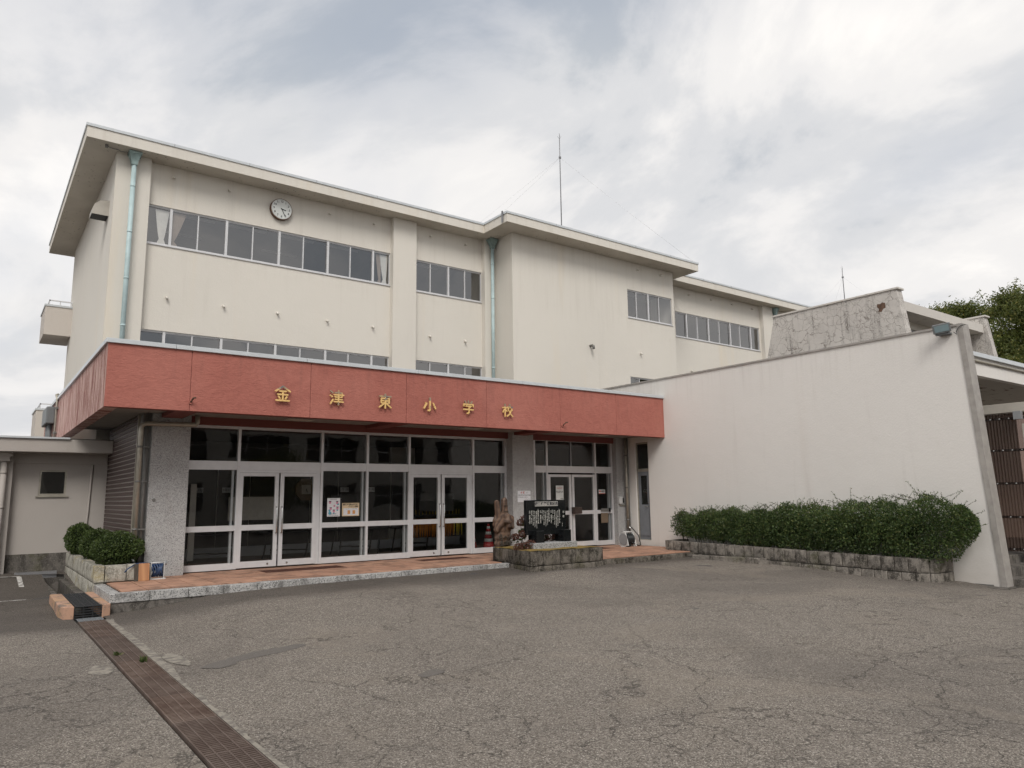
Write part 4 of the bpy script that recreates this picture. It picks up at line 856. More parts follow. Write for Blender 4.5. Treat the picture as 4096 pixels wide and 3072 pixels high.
# sign letters on the fascia: rounded metal strokes
GLY = {
 '金': (.058, [[(-.48, .16), (0, .49), (.48, .16)], [(-.2, .16), (.2, .16)], [(-.33, -.06), (.33, -.06)], [(0, .16), (0, -.44)], [(-.27, -.2), (-.19, -.32)], [(.27, -.2), (.19, -.32)], [(-.43, -.45), (.43, -.45)]]),
 '津': (.050, [[(-.46, .44), (-.32, .32)], [(-.49, .14), (-.34, .04)], [(-.46, -.44), (-.29, -.14)], [(-.14, .34), (.36, .34), (.36, .05)], [(-.2, .195), (.49, .195)], [(-.14, .05), (.36, .05)], [(-.12, -.12), (.38, -.12)], [(-.2, -.28), (.47, -.28)], [(.12, .49), (.12, -.49)]]),
 '東': (.054, [[(-.45, .35), (.45, .35)], [(0, .5), (0, -.5)], [(-.31, .2), (.31, .2), (.31, -.13), (-.31, -.13), (-.31, .2)], [(-.31, .035), (.31, .035)], [(-.05, -.14), (-.46, -.44)], [(.05, -.14), (.46, -.44)]]),
 '小': (.068, [[(.02, .49), (.02, -.38), (-.03, -.46), (-.13, -.45)], [(-.27, .08), (-.47, -.28)], [(.32, .08), (.49, -.28)]]),
 '学': (.056, [[(-.32, .47), (-.25, .34)], [(-.02, .5), (.01, .36)], [(.33, .48), (.24, .34)], [(-.43, .09), (-.43, .24), (.43, .24), (.43, .09)], [(-.24, .1), (.24, .1), (.05, -.03), (.05, -.4), (-.02, -.47), (-.12, -.46)], [(-.44, -.16), (.44, -.16)]]),
 '校': (.052, [[(-.49, .2), (-.07, .2)], [(-.28, .49), (-.28, -.49)], [(-.3, .14), (-.47, -.16)], [(-.26, .1), (-.11, -.08)], [(.2, .49), (.2, .34)], [(-.02, .28), (.47, .28)], [(.08, .18), (-.0, .03)], [(.33, .18), (.44, .03)], [(.36, .04), (.2, -.26), (-.05, -.48)], [(.06, .04), (.22, -.24), (.48, -.48)]])}
def round_bar(m, p_, q_, r_, y0, y1):
    """flat bar with round ends in the XZ plane"""
    a = math.atan2(q_[1]-p_[1], q_[0]-p_[0]); pts = [(q_[0]+r_*math.cos(a-math.pi/2+k*math.pi/6), q_[1]+r_*math.sin(a-math.pi/2+k*math.pi/6)) for k in range(7)]+[(p_[0]+r_*math.cos(a+math.pi/2+k*math.pi/6), p_[1]+r_*math.sin(a+math.pi/2+k*math.pi/6)) for k in range(7)]
    c = ((p_[0]+q_[0])/2, (p_[1]+q_[1])/2); inn = [(x-(x-c[0])*.0-r_*.25*math.cos(math.atan2(z-c[1], x-c[0])), z-r_*.25*math.sin(math.atan2(z-c[1], x-c[0]))) for x, z in pts]
    nn = len(pts); b = len(m.v); m.v += [(x, y1, z) for x, z in pts]+[(x, y0+.006, z) for x, z in pts]+[(x, y0, z) for x, z in inn]
    for L in (0, 1):
        for k in range(nn): k2 = (k+1) % nn; m.f.append((b+L*nn+k, b+L*nn+k2, b+(L+1)*nn+k2, b+(L+1)*nn+k)); m.mi.append(0); m.sm.append(False)
    m.f.append(tuple(b+2*nn+k for k in range(nn))); m.mi.append(0); m.sm.append(False)
for ch, x, lab in (('金', 5.09, 'gold and grey metal character with a roof shaped top, first of the school sign'), ('津', 6.28, 'gold metal character with three strokes on its side, second of the school sign'), ('東', 7.44, 'gold metal character like a boxed tree, third of the school sign'), ('小', 8.60, 'gold metal character of three separate strokes on the red fascia'), ('学', 9.69, 'gold metal character with three small ticks on top on the red fascia'), ('校', 10.885, 'gold metal character nearest the monument, last of the school sign')):
    r_, sts = GLY[ch]; m = MB(); S_ = .315; dy_ = 0
    for st_ in sts:
        for p_, q_ in zip(st_[:-1], st_[1:]): dy_ += .0007; round_bar(m, (x+p_[0]*S_, 3.70+p_[1]*S_), (x+q_[0]*S_, 3.70+q_[1]*S_), r_*S_, YC-.085+dy_, YC-.05)
    for dx_, dz in ((-.1, .05), (.1, .05), (0, -.12)): m.tube([(x+dx_, YC-.055, 3.70+dz), (x+dx_, YC+.005, 3.70+dz)], .006, 6)
    o = m.build('sign_letter', 'letter_gold'); tag(o, lab, 'letter', 'characters of the school sign')

# ------------------------------------------------------------------ low side wing
sw = thing('side_wing', (0, 21, -.1), 'low grey beige side wing with a small window and flat roof', 'building')
hw = (1.33, 1.90, 1.69, 2.305)
m = MB(); wallY(m, 21.0, .12, -14, 2.77, .33, 2.75, [hw]); m.build('wall', 'plaster_grey', sw)
MB().box(-14, 2.76, 20.985, 21.2, -.4, .33).build('plinth', 'concrete_dark', sw)
MB().box(-14, 2.74, 20.95, 21.1, 2.46, 2.74).build('upper_band', 'plaster_grey', sw)
MB().box(-14, 2.765, 20.3, 21.3, 2.70, 3.01).build('eave_beam', 'plaster_grey', sw, bevel=.008)
MB().box(-14, 1.84, 20.25, 24.0, 3.012, 3.055).build('coping', 'coping_metal', sw); MB().box(1.84, 2.765, 20.3, 24, 3.012, 3.03).build('flat_roof', 'concrete_dark', sw)
w_ = MB(); w_.box(1.33, 1.90, 21.02, 21.09, 2.265, 2.305); w_.box(1.33, 1.90, 21.02, 21.09, 1.69, 1.74); w_.box(1.33, 1.37, 21.02, 21.09, 1.74, 2.265); w_.box(1.86, 1.90, 21.02, 21.09, 1.74, 2.265); w_.box(1.28, 1.95, 20.96, 21.09, 1.655, 1.689)
w_ = w_.build('window', 'pipe_metal', sw); MB().face([(1.37, 21.06, 1.74), (1.86, 21.06, 1.74), (1.86, 21.06, 2.265), (1.37, 21.06, 2.265)]).build('pane', 'glass_dark', w_); MB().box(1.2, 2.0, 21.1, 22.0, 1.5, 2.5, 0, 'f').build('recess', 'room_dark', sw)
MB().box(.45, .78, 20.80, 21.02, -.3, 2.70).build('pier', 'plaster_grey', sw)
dp = thing('wing_downpipe', (.6, 20.6, -.2), 'grey beige downpipe with square hopper at the edge of the side wing', 'downpipe')
MB().tube([(.6, 20.68, -.25), (.6, 20.68, 2.5)], .062, 14).build('pipe', 'plaster_grey', dp); m = MB(); m.box(.50, .70, 20.58, 20.78, 2.49, 2.70); m.box(.46, .74, 20.55, 20.79, 2.60, 2.70); m.build('hopper_head', 'plaster_grey', dp); m = MB()
for z in (.4, 1.4, 2.2): m.tube([(.6, 20.68, z), (.6, 20.68, z+.05)], .067, 14)
m.build('pipe_collar', 'plaster_grey', dp)
MB().tube([(2.43, 20.975, 2.44), (2.42, 20.975, 2.0), (2.40, 20.975, 1.2), (2.37, 20.975, .4)], .022, 8).build('cable_duct', 'plaster_grey', sw)
# brown tiled return wall
tw = thing('tiled_wall', (2.8, 19, 0), 'dark brown tiled return wall with pale horizontal joints beside the first pillar', 'wall')
MB().box(2.785, 2.92, 17.0, 21.0, 0, 3.33).build('backing', 'grout', tw)
NR = 31; rh = (3.33-.25)/NR
for k in range(NR):
    z0 = .25+k*rh; y = 17.0
    cuts = [17.0]+sorted(rng.uniform(17.3, 20.7, 2).tolist())+[21.0]
    for a, b in zip(cuts[:-1], cuts[1:]): MB().box(2.765, 2.79, a+.002, b-.002, z0+.013, z0+rh-.013, 0, 'r').build('tile', 'tile_brown', tw)
MB().box(2.74, 2.80, 16.93, 17.0, 0, 3.33).build('corner_trim', 'pipe_metal', tw)

# ------------------------------------------------------------------ hall wing: long white wall, roof clerestory, porch
hl = thing('hall_wing', (17, 12, 0), 'long windowless white wall with raked end and cracked rooftop clerestory behind', 'building')
XW, ZW = 16.8, 5.02
m = MB()
yf = lambda z: 6.26+(z+.4)*.055     # raked front edge
def wx(y0, y1, z0, z1): m.face([(XW, y1, z0), (XW, y0, z0), (XW, y0, z1), (XW, y1, z1)])
m.face([(XW, 15.70, -.40), (XW, yf(-.4), -.40), (XW, yf(ZW), ZW), (XW, 15.70, ZW)])
wx(15.70, 16.25, 3.16, ZW); wx(15.70, 16.25, -.4, .17); wx(16.25, 22, -.4, ZW)
for y in (15.70, 16.25): m.face([(XW, y, .17), (XW+.12, y, .17), (XW+.12, y, 3.16), (XW, y, 3.16)])
m.face([(XW, 15.70, 3.16), (XW+.12, 15.70, 3.16), (XW+.12, 16.25, 3.16), (XW, 16.25, 3.16)]); m.face([(XW, 15.70, .17), (XW, 16.25, .17), (XW+.12, 16.25, .17), (XW+.12, 15.70, .17)])
m.face([(XW+.27, yf(-.4), -.4), (XW+.27, 22, -.4), (XW+.27, 22, ZW), (XW+.27, yf(ZW), ZW)]); m.face([(XW, yf(ZW), ZW), (XW+.27, yf(ZW), ZW), (XW+.27, 22, ZW), (XW, 22, ZW)]); m.face([(XW, yf(-.4), -.4), (XW+.27, yf(-.4), -.4), (XW+.27, yf(ZW), ZW), (XW, yf(ZW), ZW)])
m.build('side_wall', 'plaster_white', hl)
MB().box(XW-.03, XW+.30, yf(ZW)+.05, 22, ZW, ZW+.045).build('coping', 'trim_grey', hl)
m = MB(); q = .05     # grey trim boxed round the raked edge
z0, z1 = -.41, ZW+.05
for (xa, xb, ya, yb) in ((XW-.022, XW+.30, -.06, -.001), (XW-.022, XW-.001, -.001, q)):
    b = len(m.v); m.v += [(xa, yf(z0)+ya, z0), (xb, yf(z0)+ya, z0), (xb, yf(z0)+yb, z0), (xa, yf(z0)+yb, z0), (xa, yf(z1)+ya, z1), (xb, yf(z1)+ya, z1), (xb, yf(z1)+yb, z1), (xa, yf(z1)+yb, z1)]
    for f in ((3, 2, 1, 0), (4, 5, 6, 7), (0, 1, 5, 4), (1, 2, 6, 5), (2, 3, 7, 6), (3, 0, 4, 7)): m.f.append(tuple(b+i for i in f)); m.mi.append(0); m.sm.append(False)
m.build('edge_trim', 'trim_grey', hl)
m = MB(); m.box(XW-.015, XW+.3, 6.45, 7.2, -.40, -.36); m.build('base_flashing', 'pipe_dark', hl); MB().box(16.45, 17.3, 6.1, 7.15, -.6, -.39).build('footing', 'concrete_dark', hl)
# slit door in the white wall
d_ = MB(); d_.box(XW+.05, XW+.10, 15.70, 15.74, .17, 3.16); d_.box(XW+.05, XW+.10, 16.21, 16.25, .17, 3.16); d_.box(XW+.05, XW+.10, 15.74, 16.21, 2.25, 2.34); d_.box(XW+.05, XW+.10, 15.74, 16.21, 3.11, 3.16); d_.box(XW+.02, XW+.12, 15.70, 16.25, .14, .19); d_.build('door_frame', 'pipe_metal', hl)
d_ = MB(); d_.box(XW+.06, XW+.095, 15.745, 16.205, .19, 1.24); d_.box(XW+.06, XW+.095, 15.745, 15.84, 1.24, 2.25); d_.box(XW+.06, XW+.095, 16.11, 16.205, 1.24, 2.25); d_.box(XW+.06, XW+.095, 15.84, 16.11, 2.13, 2.25); d_ = d_.build('door', 'door_blue_grey', hl)
MB().box(XW+.075, XW+.08, 15.84, 16.11, 1.24, 2.13).build('pane', 'glass_dark', d_); MB().box(XW+.075, XW+.08, 15.745, 16.205, 2.34, 3.11).build('pane', 'glass_dark', d_); MB().box(XW+.1, XW+.26, 15.7, 16.25, .17, 3.16).build('recess', 'room_dark', hl)
MB().tube([(XW+.06, 15.80, 1.18), (XW+.0, 15.80, 1.18), (XW+.0, 15.90, 1.18)], .012, 8).build('handle', 'steel', d_); MB().tube([(XW+.06, 15.80, 1.30), (XW+.03, 15.80, 1.30)], .022, 10).build('lock', 'steel', d_)
MB().box(XW+.04, XW+.058, 15.80, 16.15, .30, 1.10).build('door_panel', 'door_blue_grey', d_)
# flat roof of the hall and clerestory
MB().box(17.08, 30, 7.17, 22, 4.72, 4.80).build('flat_roof', 'concrete_dark', hl)
XCL, XCR, ZC = 19.0, 24.35, 6.74
for xa in (XCL, XCR):
    cl = MB(); pr = [(12.95, 4.8), (8.56, 4.8), (8.82, ZC), (12.44, ZC)]
    cl.v += [(xa, y, z) for y, z in pr]+[(xa+.28, y, z) for y, z in pr]
    for f in ((0, 1, 2, 3), (7, 6, 5, 4), (0, 4, 5, 1), (1, 5, 6, 2), (2, 6, 7, 3), (3, 7, 4, 0)): cl.f.append(f); cl.mi.append(0); cl.sm.append(False)
    cl = cl.build('clerestory_wall', 'plaster_cracked', hl); MB().box(xa-.03, xa+.31, 8.76, 12.47, ZC, ZC+.05).build('coping', 'plaster_dirty', cl, bevel=.006)
    if xa == XCL:
        m = MB(); pts = [(9.13, 6.44), (9.20, 6.47), (9.27, 6.44), (9.34, 6.45), (9.36, 6.37), (9.31, 6.32), (9.33, 6.24), (9.24, 6.22), (9.20, 6.29), (9.13, 6.31)]
        m.face([(xa-.004, y, z) for y, z in pts[::-1]]); m.build('spalled_patch', 'rust', cl)
MB().prism([(XCL+.285, 8.86), (XCR-.005, 8.86), (XCR-.005, 12.4), (XCL+.285, 12.4)], 6.25, 6.50).build('clerestory_roof', 'plaster_dirty', hl)
cw = [(19.45, 20.35, 5.45, 6.05), (20.75, 21.8, 5.45, 6.05), (22.2, 23.3, 5.45, 6.05)]
m = MB(); wallY(m, 9.45, .1, XCL+.28, XCR, 4.8, 6.25, cw); m.build('clerestory_front', 'plaster_cream', hl)
for h in cw:
    f_ = MB(); f_.box(h[0], h[1], 9.48, 9.52, h[2], h[2]+.04); f_.box(h[0], h[1], 9.48, 9.52, h[3]-.04, h[3]); f_.box(h[0], h[0]+.04, 9.48, 9.52, h[2], h[3]); f_.box(h[1]-.04, h[1], 9.48, 9.52, h[2], h[3]); f_ = f_.build('window', 'aluminium_dark', hl); MB().face([(h[0], 9.50, h[2]), (h[1], 9.50, h[2]), (h[1], 9.50, h[3]), (h[0], 9.50, h[3])]).build('pane', 'glass_dark', f_)
MB().box(XCL+.3, XCR-.02, 9.57, 12.3, 4.81, 6.24, 0, 'f').build('clerestory_room', 'room_dark', hl)
vt = MB().tube([(19.75, 9.44, 5.62), (19.75, 9.2, 5.62), (19.75, 9.05, 5.55), (19.75, 9.02, 5.42)], .20, 16).build('vent_cowl', 'steel', hl)
# porch beyond the white wall
MB().box(17.08, 30, 7.0, 7.16, 4.17, 4.60).build('porch_fascia', 'plaster_white', hl); MB().box(17.08, 30, 6.93, 7.2, 4.60, 4.70).build('porch_coping', 'coping_metal', hl); MB().tube([(17.08, 6.97, 4.50), (30, 6.97, 4.50)], .028, 8).build('porch_conduit', 'pipe_metal', hl)
n = N('soffit_peeling'); pe = n.math('MULTIPLY', n.step(n.noise(2.4, 6, .6, .5, n.map((1, 2.2, 1))), .58, .61), n.step(n.noise(.9, 2), .45, .5)); n.col(n.mix(pe, n.mix(n.noise(2, 4), (.52, .49, .45), (.44, .41, .37)), (.13, .09, .07))).rough(.9)
MB().box(17.08, 30, 7.165, 10.2, 4.17, 4.24).build('porch_soffit', 'soffit_peeling', hl); MB().box(17.2, 30, 10.2, 10.4, -.2, 4.7).build('porch_back_wall', 'plaster_grey', hl)
st_ = thing('porch_steps', (18.5, 6.3, -.4), 'weathered concrete steps rising to the porch past the end of the white wall', 'steps')
for (y0, z0, z1) in ((6.75, -.5, .10), (6.35, -.5, -.08), (5.95, -.6, -.25)): MB().box(17.1, 26, y0, 10.2 if z1 > 0 else y0+.42, z0, z1).build('step', 'concrete_dark', st_, bevel=.012)
ws = thing('windbreak_screen', (19, 6.3, .1), 'brown corrugated windbreak with bolted rails standing in the porch', 'screen')
m = MB(); g = {}; ny = 240
for j, z in enumerate((.17, 3.26)):
    for i in range(ny+1): yy = 4.6+3.4*i/ny; g[i, j] = len(m.v); m.v.append((19.0+.016*math.sin(2*math.pi*yy/.063), yy, z))
for i in range(ny): m.f.append((g[i, 0], g[i, 1], g[i+1, 1], g[i+1, 0])); m.mi.append(0); m.sm.append(True)
n = N('corrugated_sheet'); n.col(n.mix(n.noise(2, 3), (.070, .050, .043), (.05, .038, .033))).rough(.3)
tr = n.node('ShaderNodeBsdfTransparent'); tr.inputs[0].default_value = (.42, .30, .25, 1); mxs = n.node('ShaderNodeMixShader'); mxs.inputs[0].default_value = .45; n.link(n.b.outputs[0], mxs.inputs[1]); n.link(tr.outputs[0], mxs.inputs[2]); n.link(mxs.outputs[0], n.t.nodes['Material Output'].inputs[0])
m.build('corrugated_sheet', 'corrugated_sheet', ws)
for z in (.19, .90, 1.65, 2.40, 3.12):
    r_ = MB().box(19.02, 19.06, 4.6, 8.0, z, z+.055).build('rail', 'bench_dark', ws); m = MB()
    for k in range(18): m.tube([(18.985, 4.7+k*.19, z+.028), (18.97, 4.7+k*.19, z+.028)], .013, 8)
    m.build('bolt', 'white_plastic', r_)
MB().box(18.93, 19.12, 4.6, 8.2, 3.28, 3.49).build('top_beam', 'beige_paint', ws); MB().box(18.80, 18.93, 6.3, 6.45, 3.10, 3.28).build('bracket', 'grey_plastic', ws); MB().box(18.90, 18.97, 5.55, 6.33, .15, 3.0).build('end_board', 'beige_paint', ws)
# floodlight on the white wall
fl = thing('floodlight', (16.7, 6.85, 4.95), 'grey rectangular floodlight fixed at the top corner of the white wall', 'floodlight')
c_ = Vector((16.60, 6.84, 4.99)); fx = Vector((-.86, -.42, -.26)).normalized(); rx_ = Vector((0, -1, 0)); rx_ = (rx_-fx*rx_.dot(fx)).normalized(); ux = rx_.cross(fx)*-1; ux = ux if ux.z > 0 else -ux
MB().obox(c_, rx_*.17, ux*.10, fx*.04).build('housing', 'housing_grey', fl, bevel=.01); MB().obox(c_+fx*.043, rx_*.135, ux*.068, fx*.004).build('lens', 'lens', fl); MB().obox(c_-ux*.115-fx*.03, rx_*.14, ux*.03, fx*.045).build('ballast', 'housing_grey', fl, bevel=.015)
MB().box(16.66, 16.80, 6.72, 6.96, 4.86, 4.90).build('bracket', 'housing_grey', fl); MB().tube([(16.68, 6.64, 4.88), (16.70, 6.58, 4.82), (16.72, 6.60, 4.90), (16.74, 6.56, 4.98), (16.76, 6.50, 5.02), (16.85, 6.46, 5.03)], .008, 6).build('cable', 'black', fl)

# ------------------------------------------------------------------ block planters
def rock_block(seed):
    """unit rough-faced block, front face towards -Y: bevelled and unevenly pillowed"""
    r_ = random.Random(seed); m = MB(); g = {}
    us = (-.5, -.47, -.25, 0, .25, .47, .5)
    for i, a in enumerate(us):
        for j, b in enumerate(us):
            e2 = min(.5-abs(a), .5-abs(b)); d_ = 0 if e2 < .01 else (-.035 if e2 < .05 else -.07-r_.uniform(0, .05))
            g[i, j] = len(m.v); m.v.append((a, -.5+.07+d_, b))
    k = len(us)
    for i in range(k-1):
        for j in range(k-1): m.f.append((g[i, j], g[i+1, j], g[i+1, j+1], g[i, j+1])); m.mi.append(0); m.sm.append(True)
    m.box(-.5, .5, -.43, .5, -.5, .5, 0, 'f'); return m
def block_meshes(mat): return [rock_block(s).mesh('block', mat) for s in range(5)]
def block_run(par, meshes, p0, p1, zt, zb, depth, L, gap=.014, start=0., zfun=None):
    p0, p1 = Vector((*p0, 0)), Vector((*p1, 0)); d_ = p1-p0; tot = d_.length; d_.normalize(); nrm = Vector((d_.y, -d_.x, 0)); a = math.atan2(d_.y, d_.x)
    t = -start
    while t < tot-.02:
        s0, s1 = max(t, 0), min(t+L, tot); t += L
        if s1-s0 < .05: continue
        c = p0+d_*((s0+s1)/2)-nrm*(depth/2); dz = zfun(c) if zfun else 0
        inst('block', random.choice(meshes), par, (c.x, c.y, (zt+zb)/2+dz+rng.uniform(-.003, .003)), (0, 0, a), (s1-s0-gap, depth, zt-zb-gap))
BP, BD, BQ = block_meshes('block_pale'), block_meshes('block_dark'), block_meshes('block_planter')
# by the left pillar: front face looks to -Y, side face to -X (path runs so that the outside is on its right)
pa = thing('block_planter', (2.4, 17, 0), 'pale lichen stained stone planter holding the three clipped round bushes', 'planter')
MB().prism([(2.06, 16.0), (2.90, 16.0), (2.90, 16.6), (2.76, 16.7), (2.76, 20.9), (2.06, 20.9)], -.45, .25).build('core', 'mortar', pa)
block_run(pa, BP, (2.18, 15.93), (2.92, 15.93), .335, .02, .16, .37)
block_run(pa, BP, (2.0, 20.95), (2.0, 15.93), .335, .02, .17, .40); block_run(pa, BP, (2.0, 20.95), (2.0, 15.95), .015, -.33, .17, .40, start=.2)
MB().prism([(2.15, 16.08), (2.88, 16.08), (2.88, 16.6), (2.75, 16.7), (2.75, 20.9), (2.15, 20.9)], .25, .29).build('soil', 'soil', pa)
pb = thing('block_planter', (16.3, 11, 0), 'long dark stained stone planter with the loose hedge along the white wall', 'planter')
zf = lambda c: .017*(c.y-14.3)
MB().prism([(15.97, 14.28), (15.97, 7.45), (16.12, 7.24), (16.79, 7.24), (16.79, 14.28)], -.55, .06).build('core', 'mortar', pb)
block_run(pb, BQ, (15.9, 14.35), (15.9, 7.45), .27, -.03, .15, .29, zfun=zf); block_run(pb, BQ, (15.9, 13.2), (15.9, 7.45), -.035, -.34, .15, .29, start=.15, zfun=zf)
block_run(pb, BQ, (15.9, 7.45), (16.13, 7.17), .15, -.14, .15, .19); block_run(pb, BQ, (15.9, 7.45), (16.13, 7.17), -.145, -.46, .15, .19); block_run(pb, BQ, (16.13, 7.17), (16.79, 7.17), .15, -.14, .15, .22); block_run(pb, BQ, (16.13, 7.17), (16.79, 7.17), -.145, -.5, .15, .22)
block_run(pb, BQ, (16.75, 14.35), (15.9, 14.35), .27, -.03, .15, .29)
MB().prism([(16.02, 14.2), (16.02, 7.4), (16.75, 7.35), (16.75, 14.2)], .055, .075).build('soil', 'soil', pb)
m = MB(); m.v += [(14.9, 13.2, -.35), (15.85, 13.2, -.35), (15.85, 13.36, -.35), (14.9, 13.36, -.35), (14.9, 13.2, .02), (15.85, 13.2, .02), (15.85, 13.36, .02), (14.9, 13.36, .02)]
rp = MB().prism([(15.42, 13.14), (15.56, 13.18), (15.885, 11.1), (15.80, 11.0)], -.4, -.045).build('ramp_kerb', 'block_planter', bevel=.02); tag(rp, 'short sloping concrete kerb at the start of the long planter', 'kerb')

# ------------------------------------------------------------------ shrubs
def ball_points(c, r, n_, shell=.35):
    d_ = rng.normal(0, 1, (n_, 3)); d_ /= np.linalg.norm(d_, axis=1)[:, None]; q = 1-shell*rng.uniform(0, 1, n_)**2.0
    bumps = 1+.05*np.sin(d_[:, 0]*9+c[0]*3)*np.sin(d_[:, 1]*8+1)+.04*np.sin(d_[:, 2]*11+c[1])
    return np.array(c)+d_*np.array(r)*(q*bumps)[:, None], d_
def bush(c, r, label, n_=7000):
    t = thing('round_bush', (c[0], c[1], .28), label, 'bush', 'clipped round bushes'); P, D = ball_points(c, r, n_); k = P[:, 2] > .27
    leaves('foliage', P[k], D[k], .034, 'leaf_box', t, .6)
    bm = bmesh.new(); bmesh.ops.create_icosphere(bm, subdivisions=3, radius=1); me = bpy.data.meshes.new('shade_core'); bm.to_mesh(me); bm.free(); me.materials.append(M['leaf_shade']); o = bpy.data.objects.new('shade_core', me); C.objects.link(o); o.location = c; o.scale = tuple(v*.80 for v in r); adopt(o, t)  # solid core coloured near black as the shade between the leaves
    m = MB()
    for k in range(4): a = k*1.57; m.tube([(c[0], c[1], .25), (c[0]+.1*math.cos(a), c[1]+.1*math.sin(a), .5)], .014, 5)
    m.build('stem', 'bark', t)
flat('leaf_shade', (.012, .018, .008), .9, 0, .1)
bush((2.45, 16.5, .60), (.47, .42, .32), 'clipped round bush nearest the granite pillar, largest of three', 9000); bush((2.30, 18.2, .61), (.33, .38, .34), 'clipped round bush in the middle of the three in the pale planter'); bush((2.16, 20.0, .68), (.29, .40, .36), 'clipped round bush at the back of the pale planter', 7000)

# loose hedge along the white wall
hg = thing('hedge', (16.3, 10.5, .1), 'overgrown dark green hedge filling the long planter by the white wall', 'hedge')
ht = lambda y: np.interp(y, [6.5, 7.2, 8.0, 9.0, 10, 11, 12.3, 13.3, 14.2], [1.18, 1.42, 1.30, 1.24, 1.22, 1.13, 1.08, 1.02, 1.0])
hb = lambda y: np.interp(y, [6.4, 7.0, 7.6, 9, 12, 13.2, 14.2], [.45, .06, .12, .15, .22, .30, .40])
def hedge_pts(n_):
    y = rng.uniform(6.45, 14.2, n_); top = ht(y)+.05*np.sin(y*3.1)+.06*np.sin(y*7.7+1)+.03*np.sin(y*19); bot = hb(y); zc_ = (top+bot)/2; hz_ = (top-bot)/2
    a = rng.uniform(R(-70), R(250), n_); q = 1-.75*rng.uniform(0, 1, n_)**1.5
    wx_ = np.interp(y, [6.5, 7.2, 8, 10, 13, 14.2], [.38, .50, .48, .44, .36, .30]); cx = np.interp(y, [6.5, 8, 14.2], [16.28, 16.26, 16.30])
    bul = 1+.13*np.sin(y*4.1)*np.cos(a*2)+.10*np.sin(y*9.3+a*3)+.08*np.sin(y*17+a*5)+.07*rng.normal(0, 1, n_)
    ca, sa = np.cos(a), np.sin(a); sq = 1/np.maximum(np.abs(ca), np.abs(sa))**.45
    x = cx-wx_*ca*q*bul*sq*.92; z = zc_+hz_*sa*q*np.minimum(sq, 1.12)*(1+.35*(bul-1)); nrm_ = np.stack([-ca, np.where(y < 7.2, -1.1, 0.)+rng.normal(0, .35, n_), sa+.3], 1)
    # rounded near end that hangs over the planter corner
    e = np.clip((7.25-y)/.80, 0, 1); sh = np.sqrt(np.clip(1-e**2, 0, 1)); z = zc_+(z-zc_)*(.25+.75*sh); x = np.minimum(16.28+(x-16.28)*(.3+.7*sh), 16.76)
    P = np.stack([x, y, z], 1); k = rng.uniform(0, 1, n_) < np.interp(y, [6.6, 12, 13.2, 14.2], [1, 1, .8, .6]); return P[k], nrm_[k]
P, D = hedge_pts(105000)
# thin out small gaps so that dark hollows show
h_ = np.sin(P[:, 1]*7.1+1.3)*np.sin(P[:, 2]*9+P[:, 1]*2)+.5*np.sin(P[:, 1]*15+P[:, 2]*17); k = h_ > rng.uniform(-1.7, -.75, len(P)); P, D = P[k], D[k]
leaves('foliage', P, D, .040, 'leaf_hedge', hg, .6)
m = MB(); sp_P = []; sp_D = []
spr = [(y, ht(y)-.03, 16.2+rng.uniform(-.25, .25), rng.normal(0, .22), rng.uniform(.10, .22), rng.normal(0, .12)) for y in rng.uniform(6.8, 14, 150)]
spr += [(7.35, 1.38, 16.1, .30, .36, .02), (7.30, 1.38, 16.1, .2, .22, .1), (9.2, 1.22, 16.2, .22, .34, .0), (9.0, 1.22, 16.2, -.04, .40, .02), (10.2, 1.2, 16.1, -.14, .24, .0), (6.75, 1.15, 16.3, -.34, .18, .02), (6.7, .98, 16.3, -.42, .14, .05), (6.72, .9, 16.2, -.38, .04, .0), (6.9, 1.3, 16.2, -.3, .22, 0), (12.6, 1.05, 16.2, .16, .2, 0), (12.3, 1.05, 16.2, -.1, .18, 0), (7.6, 1.35, 16.0, .32, .10, -.03)]
for y, z, x, dy_, dz, dx_ in spr:
    a, b = Vector((x, y, z-.05)), Vector((min(x+dx_, 16.74), y+dy_, z+dz)); m.tube([a, (a+b)/2+Vector((0, 0, .02)), b], [.004, .003, .002], 4)
    L = (b-a).length
    for k in range(int(L/.018)): sp_P.append(a+(b-a)*((k+1)*.018/L)); sp_D.append(Vector((rng.normal(0, 1), rng.normal(0, 1), .5+rng.normal(0, .6))).normalized())
for k in range(420):        # short new shoots breaking the surface
    j = rng.integers(0, len(P)); p_ = Vector(P[j]); d_ = Vector(D[j])
    if p_.x > 16.45 or p_.z < .35: continue
    e = p_+(d_.normalized()+Vector((rng.normal(0, .3), rng.normal(0, .6), .55))).normalized()*rng.uniform(.07, .17); m.tube([p_, e], [.003, .0015], 4)
    for q_ in range(9): sp_P.append(p_.lerp(e, .2+q_*.095)); sp_D.append(Vector((rng.normal(0, 1), rng.normal(0, 1), .6+rng.normal(0, .5))).normalized())
for k in range(40):
    y = rng.uniform(7.2, 14.1); m.tube([(16.3+rng.uniform(-.1, .1), y, .05), (16.25+rng.uniform(-.25, .25), y+rng.uniform(-.2, .2), .7)], [.014, .006], 5)
m.build('branch', 'bark', hg)['kind'] = 'stuff'; leaves('sprig_leaves', np.array(sp_P), np.array(sp_D), .032, 'leaf_hedge', hg, .55, jitter=.5)
m = MB(); g = {}        # solid near-black core, its colour stands in for shade within the hedge
yy_ = np.linspace(7.4, 13.0, 40)
for i, y in enumerate(yy_):
    for j in range(10): a = 2*math.pi*j/10; top, bot = ht(y), hb(y); g[i, j] = len(m.v); f_ = max(.05, min(1, (y-7.38)/.9, (13.05-y)/1.2)); m.v.append((16.42+.20*f_*math.cos(a), y, (top+bot)/2+(top-bot)*.26*f_*math.sin(a)))
for i in range(39):
    for j in range(10): m.f.append((g[i, j], g[i+1, j], g[i+1, (j+1) % 10], g[i, (j+1) % 10])); m.mi.append(0); m.sm.append(True)
